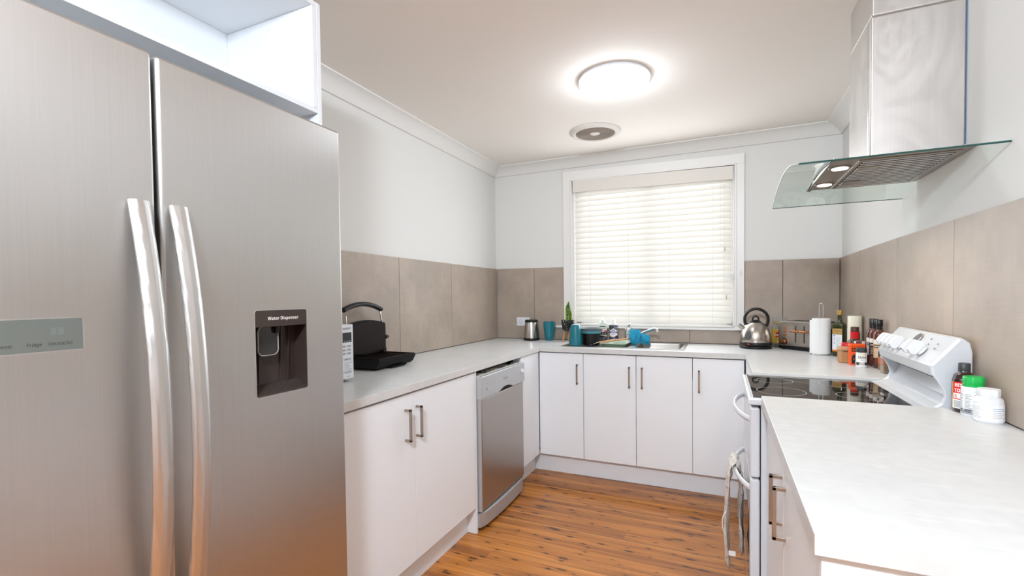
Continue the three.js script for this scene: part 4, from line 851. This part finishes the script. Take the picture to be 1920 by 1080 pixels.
// ---------------------------------------------------------------- pantry items beside the cooker
const camAt = (x, z) => Math.atan2(1.785 - x, 3.654 - z);
const wrap = (o, tex, r, y, h, arc, at, extra) => part(o, 'label', new THREE.CylinderGeometry(r, r, h, 28, 1, true, at - arc / 2, arc).translate(0, y + h / 2, 0), lit(tex, { side: THREE.DoubleSide, ...extra }));
const lines = (x, x0, y0, w, n, dy, hh, col) => { x.fillStyle = col; for (let i = 0; i < n; i++) x.fillRect(x0, y0 + i * dy, w * (0.6 + 0.4 * hash(i, n, 5)), hh); };
{
  const c = thing('canister', 'tall cream canister in the tiled corner behind the oil', 'canister', [2.443, BH, 0.556]);
  part(c, 'body', lathe([[0.0005, 0], [0.032, 0], [0.0335, 0.003], [0.0335, 0.162], [0.0005, 0.162]], 40), mat.cream);
  part(c, 'lid', lathe([[0.0005, 0.162], [0.0325, 0.162], [0.0325, 0.226], [0.031, 0.229], [0.0005, 0.229]], 40), mat.cream);
  const t = print(256, 256, (x, w, h) => { x.fillStyle = '#e9e4cc'; x.fillRect(0, 0, w, h); x.fillStyle = '#4a2a20'; x.fillRect(90, 20, 130, 90); lines(x, 150, 4, 90, 1, 9, 5, '#77705a'); x.fillStyle = '#e8d21c'; x.beginPath(); x.arc(46, 130, 26, 0, 7); x.fill(); });
  wrap(c, t, 0.0338, 0.03, 0.12, 2.2, camAt(2.443, 0.556));
  const j = thing('instant_coffee_jar', 'glass instant coffee jar with red collar and brown lid', 'jar', [2.4265, BH, 0.638]);
  part(j, 'glass', lathe([[0.0005, 0], [0.036, 0], [0.038, 0.005], [0.038, 0.07], [0.034, 0.092], [0.02, 0.11], [0.0175, 0.12], [0.0175, 0.14], [0.0005, 0.14]], 36), mat.coffee);
  part(j, 'collar', lathe([[0.0178, 0.112], [0.0195, 0.112], [0.0195, 0.15], [0.0178, 0.15]], 28), mat.red);
  part(j, 'lid', lathe([[0.0005, 0.15], [0.0185, 0.15], [0.0185, 0.172], [0.017, 0.174], [0.0005, 0.174]], 28), P({ color: '#4a2018', roughness: 0.4 }));
  const rl = thing('red_lid_tub', 'small white tub with red lid behind the crumb container', 'tub', [2.377, BH, 0.712]);
  part(rl, 'body', lathe([[0.0005, 0], [0.022, 0], [0.0235, 0.003], [0.0235, 0.076], [0.0005, 0.076]], 28), mat.whiteCap);
  part(rl, 'lid', lathe([[0.0005, 0.076], [0.0245, 0.076], [0.0245, 0.094], [0.023, 0.096], [0.0005, 0.096]], 28), mat.red);
  const mj = thing('maroon_jar', 'low jar with maroon and white lid behind the orange tin', 'jar', [2.434, BH, 0.716]);
  part(mj, 'body', lathe([[0.0005, 0], [0.024, 0], [0.0265, 0.004], [0.0265, 0.078], [0.0005, 0.078]], 28), mat.coffee);
  const mt = print(256, 64, (x, w, h) => { x.fillStyle = '#5d1722'; x.fillRect(0, 0, w, h); x.fillStyle = '#e5ddd6'; for (let i = 0; i < 4; i++) x.fillRect(i * 64, 0, 26, h); });
  part(mj, 'lid', (() => lathe([[0.0005, 0.106], [0.026, 0.106], [0.0275, 0.103], [0.0275, 0.08], [0.0265, 0.078]], 32))(), lit(mt, { roughness: 0.35 }));
  const rb = thing('chilli_sauce_bottle', 'thin sauce bottle with bright red cap near the tall sauces', 'bottle', [2.4645, BH, 0.765]);
  part(rb, 'body', lathe([[0.0005, 0], [0.0115, 0], [0.0125, 0.003], [0.0125, 0.085], [0.0085, 0.1], [0.0075, 0.108], [0.0005, 0.108]], 20), mat.sauceRed);
  part(rb, 'label', lathe([[0.0127, 0.03], [0.0129, 0.031], [0.0129, 0.074], [0.0127, 0.075]], 20), mat.cream);
  part(rb, 'cap', lathe([[0.0005, 0.105], [0.0085, 0.105], [0.0085, 0.138], [0.0075, 0.14], [0.0005, 0.14]], 18), mat.red);
}
{
  const c = thing('crumb_container', 'square clear container of brown crumbs with tan lid', 'container', [2.352, BH, 0.778], 0.12);
  part(c, 'body', bb(-0.0235, 0.0235, 0.001, 0.06, -0.0235, 0.0235, 0.005, 3), mat.bran);
  part(c, 'rim', bb(-0.0245, 0.0245, 0.0595, 0.064, -0.0245, 0.0245, 0.002), P({ color: '#b28a66', roughness: 0.4 }));
  part(c, 'lid', bb(-0.0265, 0.0265, 0.064, 0.08, -0.0265, 0.0265, 0.004, 3), mat.tan);
  part(c, 'clip', bx(0.026, 0.003, 0.002, 0.002, 0.0595, 0.0252, 0.0005), mat.darkCap);
  const o = thing('curry_powder_tin', 'orange curry powder tin with black printed front', 'tin', [2.388, BH, 0.855], 0.05);
  part(o, 'body', bb(-0.031, 0.031, 0, 0.092, -0.02, 0.02, 0.003, 2), mat.orange);
  part(o, 'lid', bb(-0.033, 0.033, 0.09, 0.104, -0.022, 0.022, 0.005, 3), mat.orange);
  const t = print(320, 448, (x, w, h) => {
    x.fillStyle = '#f4570c'; x.fillRect(0, 0, w, h); x.fillStyle = '#1d1613'; x.fillRect(20, 10, 280, 100); x.beginPath(); x.ellipse(160, 280, 140, 130, 0, 0, 7); x.fill(); x.fillRect(20, 280, 280, 140);
    x.fillStyle = '#f4661c'; x.font = 'bold 74px sans-serif'; x.textAlign = 'center'; x.fillText("KEEN'S", 160, 88); x.font = 'bold 70px serif'; x.fillText('Curry', 160, 320); x.fillStyle = '#efe4d6'; x.beginPath(); x.ellipse(160, 216, 40, 34, 0, 0, 7); x.fill(); x.fillStyle = '#c33'; x.font = 'bold 30px serif'; x.fillText('C', 160, 227); x.fillStyle = '#efe4d6'; x.fillRect(90, 376, 140, 12);
  });
  part(o, 'printed_front', new THREE.PlaneGeometry(0.058, 0.084).translate(0, 0.045, 0.0204), lit(t));
  const s = thing('pepper_shaker', 'white plastic shaker with dark grey lid in front of orange tin', 'shaker', [2.3905, BH, 0.932]);
  part(s, 'body', lathe([[0.0005, 0], [0.0205, 0], [0.0225, 0.003], [0.0225, 0.066], [0.0205, 0.072], [0.0005, 0.072]], 36), mat.whiteCap);
  part(s, 'lid', lathe([[0.0005, 0.071], [0.0208, 0.071], [0.0212, 0.074], [0.0205, 0.09], [0.019, 0.0925], [0.0005, 0.0925]], 36), mat.darkCap);
  const st = print(384, 384, (x, w, h) => {
    x.fillStyle = '#f3f3f1'; x.fillRect(0, 0, w, h); x.fillStyle = '#ecdcae'; x.fillRect(80, 6, 224, 40); x.fillStyle = '#26282c'; x.textAlign = 'center'; x.font = 'bold 104px sans-serif'; x.fillText('SAXA', 192, 150); x.strokeStyle = '#9a9b9f'; x.lineWidth = 4; x.beginPath(); x.ellipse(192, 190, 70, 22, 0, 0, 7); x.stroke(); x.fillStyle = '#77797d'; x.fillRect(146, 186, 92, 8);
    x.fillStyle = '#44474d'; x.fillRect(0, 258, w, 90); x.fillStyle = '#f3f3f1'; x.fillRect(120, 250, 144, 48); x.fillRect(110, 306, 164, 48); x.fillStyle = '#26282c'; x.font = 'bold 40px sans-serif'; x.fillText('BLACK', 192, 289); x.fillText('PEPPER', 192, 345);
  });
  wrap(s, st, 0.0227, 0.005, 0.062, 2.3, camAt(2.3905, 0.932) + 0.12);
}
{
  const sauceLabel = (a, b) => print(256, 384, (x, w, h) => { x.fillStyle = a; x.fillRect(0, 0, w, h); x.fillStyle = '#e8e2d8'; x.fillRect(0, 0, w, 90); x.fillStyle = b; x.beginPath(); x.arc(128, 46, 30, 0, 7); x.fill(); x.fillStyle = '#171313'; x.fillRect(20, 110, 216, 60); x.fillStyle = '#e8e2d8'; for (let i = 0; i < 5; i++) x.fillRect(44 + i * 36, 126, 24, 28); lines(x, 40, 200, 170, 6, 26, 8, '#d8cfc2'); });
  const mk = (label, pos, m, tx, h = 1) => {
    const b = thing('sauce_bottle', label, 'bottle', pos);
    part(b, 'body', lathe([[0.0005, 0], [0.021, 0], [0.023, 0.004], [0.023, 0.155 * h], [0.019, 0.172 * h], [0.0115, 0.182 * h], [0.0105, 0.2 * h], [0.0005, 0.2 * h]], 30), m);
    part(b, 'cap', lathe([[0.0005, 0.196 * h], [0.0125, 0.196 * h], [0.0135, 0.2 * h], [0.0135, 0.226 * h], [0.0125, 0.228 * h], [0.0005, 0.228 * h]], 26), mat.black);
    part(b, 'neck_band', lathe([[0.0108, 0.183 * h], [0.0122, 0.183 * h], [0.0122, 0.194 * h], [0.0108, 0.194 * h]], 24), mat.black);
    wrap(b, tx, 0.0233, 0.05, 0.085 * h, 2.2, camAt(pos[0], pos[2]) - 0.1);
  };
  mk('tall dark sauce bottle with silver label next to the red-capped bottle', [2.456, BH, 0.83], mat.sauce, sauceLabel('#b9b7b4', '#b33'));
  mk('tall red-brown sauce bottle standing between two other sauces', [2.456, BH, 0.88], mat.sauceRed, sauceLabel('#3a1712', '#c66'));
  mk('tall brown sauce bottle at the end next to the spice jars', [2.456, BH, 0.945], P({ color: '#57281a', roughness: 0.12, clearcoat: 0.6 }), sauceLabel('#c9a67c', '#37432c'));
  const spice = (label, pos, m, cap, band) => {
    const s = thing('spice_jar', label, 'jar', pos);
    part(s, 'glass', lathe([[0.0005, 0], [0.0165, 0], [0.018, 0.003], [0.018, 0.056], [0.0145, 0.064], [0.0005, 0.064]], 26), m);
    part(s, 'band', lathe([[0.0182, 0.03], [0.0184, 0.031], [0.0184, 0.055], [0.0182, 0.056]], 26), band);
    part(s, 'cap', lathe([[0.0005, 0.062], [0.0165, 0.062], [0.0168, 0.066], [0.0168, 0.084], [0.0155, 0.086], [0.0005, 0.086]], 26), cap);
  };
  const ob = P({ color: '#d2672f', roughness: 0.45 });
  spice('spice jar with orange band and black cap beside the last sauce', [2.4565, BH, 1.0], mat.spice, mat.black, ob);
  spice('second spice jar with orange band and black cap, nearer the cooker', [2.4565, BH, 1.0425], P({ color: '#a88a63', roughness: 0.5, clearcoat: 0.7 }), mat.black, ob);
  const sb = thing('spice_box_jar', 'square glass jar of ground spice against the cooker panel', 'jar', [2.444, BH, 1.108], 0.1);
  part(sb, 'contents', bb(-0.019, 0.019, 0.001, 0.034, -0.019, 0.019, 0.004, 3), mat.spice);
  part(sb, 'glass', bb(-0.0205, 0.0205, 0.0, 0.066, -0.0205, 0.0205, 0.005, 3), mat.clear);
  part(sb, 'lid', bb(-0.019, 0.019, 0.066, 0.078, -0.019, 0.019, 0.003, 2), mat.satin);
}
{ // bottles on the peninsula
  const b = thing('black_supplement_bottle', 'dark brown bottle with red and white label beside the cooker', 'bottle', [2.438, BH, 1.845]);
  part(b, 'body', lathe([[0.0005, 0], [0.024, 0], [0.027, 0.004], [0.027, 0.094], [0.023, 0.11], [0.014, 0.118], [0.013, 0.124], [0.0005, 0.124]], 40), mat.brownGlass);
  part(b, 'cap', lathe([[0.0005, 0.12], [0.0135, 0.12], [0.0138, 0.123], [0.0138, 0.143], [0.0125, 0.145], [0.0005, 0.145]], 32), mat.darkCap);
  const t = print(512, 420, (x, w, h) => {
    x.fillStyle = '#eef0ee'; x.fillRect(0, 0, w, h); x.fillStyle = '#e8d94a'; x.fillRect(0, 0, 12, h); x.fillStyle = '#e2231a'; x.fillRect(14, 0, w, 178); x.fillRect(14, 178, 16, 96); x.fillRect(14, 262, w, 14);
    x.fillStyle = '#fff'; x.font = 'bold 76px sans-serif'; x.fillText('RED', 50, 76); x.fillText('TO', 50, 160); x.fillStyle = '#e2231a'; x.font = 'bold 80px serif'; x.fillText('S', 52, 252); lines(x, 40, 300, 280, 6, 18, 9, '#6a6c70'); lines(x, 360, 300, 120, 6, 18, 9, '#6a6c70');
  });
  wrap(b, t, 0.0273, 0.012, 0.078, 3.0, camAt(2.438, 1.845) + 0.34);
  const g = thing('green_lid_bottle', 'white vitamin bottle with bright green lid', 'bottle', [2.439, BH, 1.9]);
  part(g, 'body', lathe([[0.0005, 0], [0.0245, 0], [0.027, 0.004], [0.027, 0.078], [0.024, 0.085], [0.0005, 0.086]], 40), mat.plastic);
  part(g, 'lid', lathe([[0.0005, 0.085], [0.0238, 0.085], [0.0238, 0.092], [0.0228, 0.093], [0.0238, 0.095], [0.0238, 0.111], [0.022, 0.114], [0.0005, 0.114]], 40), mat.green);
  const t2 = print(512, 320, (x, w, h) => { x.fillStyle = '#f1f2f3'; x.fillRect(0, 0, w, h); for (const a of [20, 140, 260, 390]) lines(x, a, 20, 100, 14, 20, 9, '#8d9094'); lines(x, 20, 250, 460, 4, 18, 10, '#3c3e42'); });
  wrap(g, t2, 0.0273, 0.008, 0.06, 3.2, camAt(2.439, 1.9));
  const w = thing('white_vitamin_bottle', 'wide all-white vitamin bottle at the tiled wall', 'bottle', [2.4475, BH, 1.962]);
  part(w, 'body', lathe([[0.0005, 0], [0.028, 0], [0.031, 0.004], [0.031, 0.052], [0.0285, 0.064], [0.0225, 0.07], [0.0005, 0.071]], 44), mat.plastic);
  part(w, 'lid', lathe([[0.0005, 0.07], [0.0232, 0.07], [0.0235, 0.073], [0.0235, 0.088], [0.0225, 0.091], [0.0005, 0.091]], 40), mat.whiteCap);
  const t3 = print(512, 256, (x, ww, h) => { x.fillStyle = '#f3f4f5'; x.fillRect(0, 0, ww, h); lines(x, 30, 40, 160, 10, 19, 7, '#b4b8bd'); lines(x, 300, 50, 170, 2, 28, 12, '#9fb6cf'); lines(x, 300, 110, 170, 4, 28, 8, '#a9adb3'); });
  wrap(w, t3, 0.0313, 0.006, 0.045, 3.0, camAt(2.4475, 1.962));
}

// ---------------------------------------------------------------- microwave and contact grill
{
  const m = thing('microwave', 'white microwave half hidden behind the fridge', 'microwave', [0, BH, 0]);
  part(m, 'body', bb(0.03, 0.312, 0.012, 0.246, 2.081, 2.455, 0.004), mat.plastic);
  part(m, 'door', bb(0.312, 0.323, 0.013, 0.246, 2.212, 2.455, 0.003), mat.plastic);
  part(m, 'door_window', bb(0.3228, 0.3236, 0.05, 0.21, 2.235, 2.43, 0), mat.ceran);
  for (const [x, z] of [[0.06, 2.11], [0.28, 2.11], [0.06, 2.42], [0.28, 2.42]]) part(m, 'foot', cyl(0.012, 0.012, 0.0125, x, 0, z, 14), mat.darkCap);
  const cp = part(m, 'control_panel', bb(0.312, 0.322, 0.013, 0.246, 2.081, 2.21, 0.003), mat.plastic);
  const t = print(384, 704, (x, w, h) => {
    x.fillStyle = '#e8ebf0'; x.fillRect(0, 0, w, h); x.fillStyle = '#1f2d5c'; x.font = 'bold 44px sans-serif'; x.textAlign = 'right'; x.fillText('Panasonic', 350, 56);
    x.fillStyle = '#1c1d20'; x.fillRect(60, 96, 300, 130); x.fillStyle = '#d0d4d8'; for (let i = 0; i < 6; i++) x.fillRect(90 + i * 44, 206, 24, 6);
    for (const [y, n] of [[262, 3], [312, 3], [358, 3], [436, 2]]) for (let i = 0; i < n; i++) { x.fillStyle = '#bcc0c6'; x.fillRect(70 + i * (290 / n), y, 290 / n - 12, 32); x.fillStyle = '#6e7278'; x.fillRect(100 + i * (290 / n), y + 12, 40, 8); }
    lines(x, 220, 494, 140, 6, 18, 6, '#9a9ea6'); x.strokeStyle = '#b5bac2'; x.strokeRect(60, 480, 300, 120); for (let i = 0; i < 2; i++) { x.fillStyle = '#bcc0c6'; x.fillRect(70 + i * 146, 606, 134, 34); } lines(x, 260, 676, 100, 1, 10, 6, '#9a9ea6');
  });
  part(cp, 'keypad_print', new THREE.PlaneGeometry(0.123, 0.226).rotateY(Math.PI / 2).translate(0.3224, 0.1295, 2.1455), lit(t));
}
{
  const g = thing('contact_grill', 'open black contact grill with arched lid handle on the worktop', 'grill', [0, BH, 0]);
  const zA = 1.553, zB = 1.852;
  part(g, 'base', exZ([[0.03, 0.016], [0.055, 0.008], [0.235, 0.008], [0.252, 0.02], [0.266, 0.046], [0.268, 0.052], [0.03, 0.052]], zA, zB, 0.004), mat.matt);
  for (const [x, z] of [[0.215, zB - 0.045], [0.215, zA + 0.045], [0.06, zB - 0.045], [0.06, zA + 0.045]]) part(g, 'foot', lathe([[0.0005, 0], [0.017, 0], [0.021, 0.006], [0.024, 0.03], [0.0005, 0.03]], 18).translate(x, 0, z), mat.matt);
  part(g, 'grease_tray', bb(0.09, 0.26, 0.002, 0.008, 1.64, 1.74, 0.002), mat.matt);
  part(g, 'lower_plate', join([exY([[0.05, zA + 0.006], [0.264, zA + 0.006], [0.264, zB - 0.006], [0.05, zB - 0.006]], 0.052, 0.061, 0.001, [[[0.06, zA + 0.016], [0.06, zB - 0.016], [0.254, zB - 0.016], [0.254, zA + 0.016]]]), bb(0.055, 0.26, 0.0515, 0.0545, zA + 0.01, zB - 0.01, 0)]), mat.teflon);
  for (let i = 0; i < 11; i++) part(g, 'ridge', bx(0.18, 0.0035, 0.007, 0.157, 0.056, zA + 0.032 + i * 0.0236, 0.0015), mat.teflon);
  // lid: dark plate facing the room, tilted slightly back
  const lid = part(g, 'lid', (() => {
    const pts = [[zA + 0.018, 0.064]]; pts.push([zB - 0.004, 0.064]);
    for (let i = 0; i <= 12; i++) { const t = i / 12; pts.push([zB + 0.004 - (zB - zA - 0.016) * t, 0.222 + 0.02 * Math.sin(Math.PI * t) ** 0.9]); }
    return exX(pts, 0.058, 0.082, 0.004);
  })(), mat.matt);
  part(lid, 'upper_plate', (() => {
    const pts = [[zA + 0.026, 0.072]]; for (let i = 0; i <= 10; i++) { const t = i / 10; pts.push([zA + 0.026 + (zB - zA - 0.04) * t, 0.076 - 0.012 * Math.sin(Math.PI * t)]); }
    for (let i = 0; i <= 12; i++) { const t = i / 12; pts.push([zB - 0.006 - (zB - zA - 0.032) * t, 0.214 + 0.02 * Math.sin(Math.PI * t) ** 0.9]); }
    return exX(pts, 0.083, 0.088, 0.001);
  })(), mat.teflon);
  part(lid, 'arm', join([sweep([V(0.074, 0.062, zA + 0.01), V(0.074, 0.18, zA + 0.03), V(0.074, 0.292, zA + 0.055)], rrect(-0.004, 0.004, -0.0025, 0.0025, 0.001, 2), V(1, 0, 0)), sweep([V(0.074, 0.062, zB + 0.004), V(0.074, 0.18, zB + 0.008), V(0.074, 0.27, zB + 0.012)], rrect(-0.004, 0.004, -0.0025, 0.0025, 0.001, 2), V(1, 0, 0))]), mat.chrome, 'chrome lid arm');
  const hp = []; for (let i = 0; i <= 20; i++) { const t = i / 20; hp.push(V(0.076, 0.285 + 0.042 * Math.sin(Math.PI * (0.06 + 0.86 * t)) ** 0.8, zA + 0.05 + (zB - zA - 0.02) * t)); }
  part(lid, 'handle', sweep(hp, oval(0, 0, 0.017, 0.0125, 16), V(1, 0, 0)), mat.black);
  part(lid, 'hinge', bx(0.03, 0.03, 0.03, 0.075, 0.073, zA + 0.035, 0.006), mat.matt);
  part(lid, 'knob', join([cyl(0.014, 0.012, 0.016, 0, 0, 0, 18).rotateX(-Math.PI / 2).translate(0.074, 0.142, zA + 0.018), bx(0.006, 0.012, 0.028, 0.074, 0.142, zA - 0.004, 0.002)]), mat.black);
}

renderer.render(scene, camera);
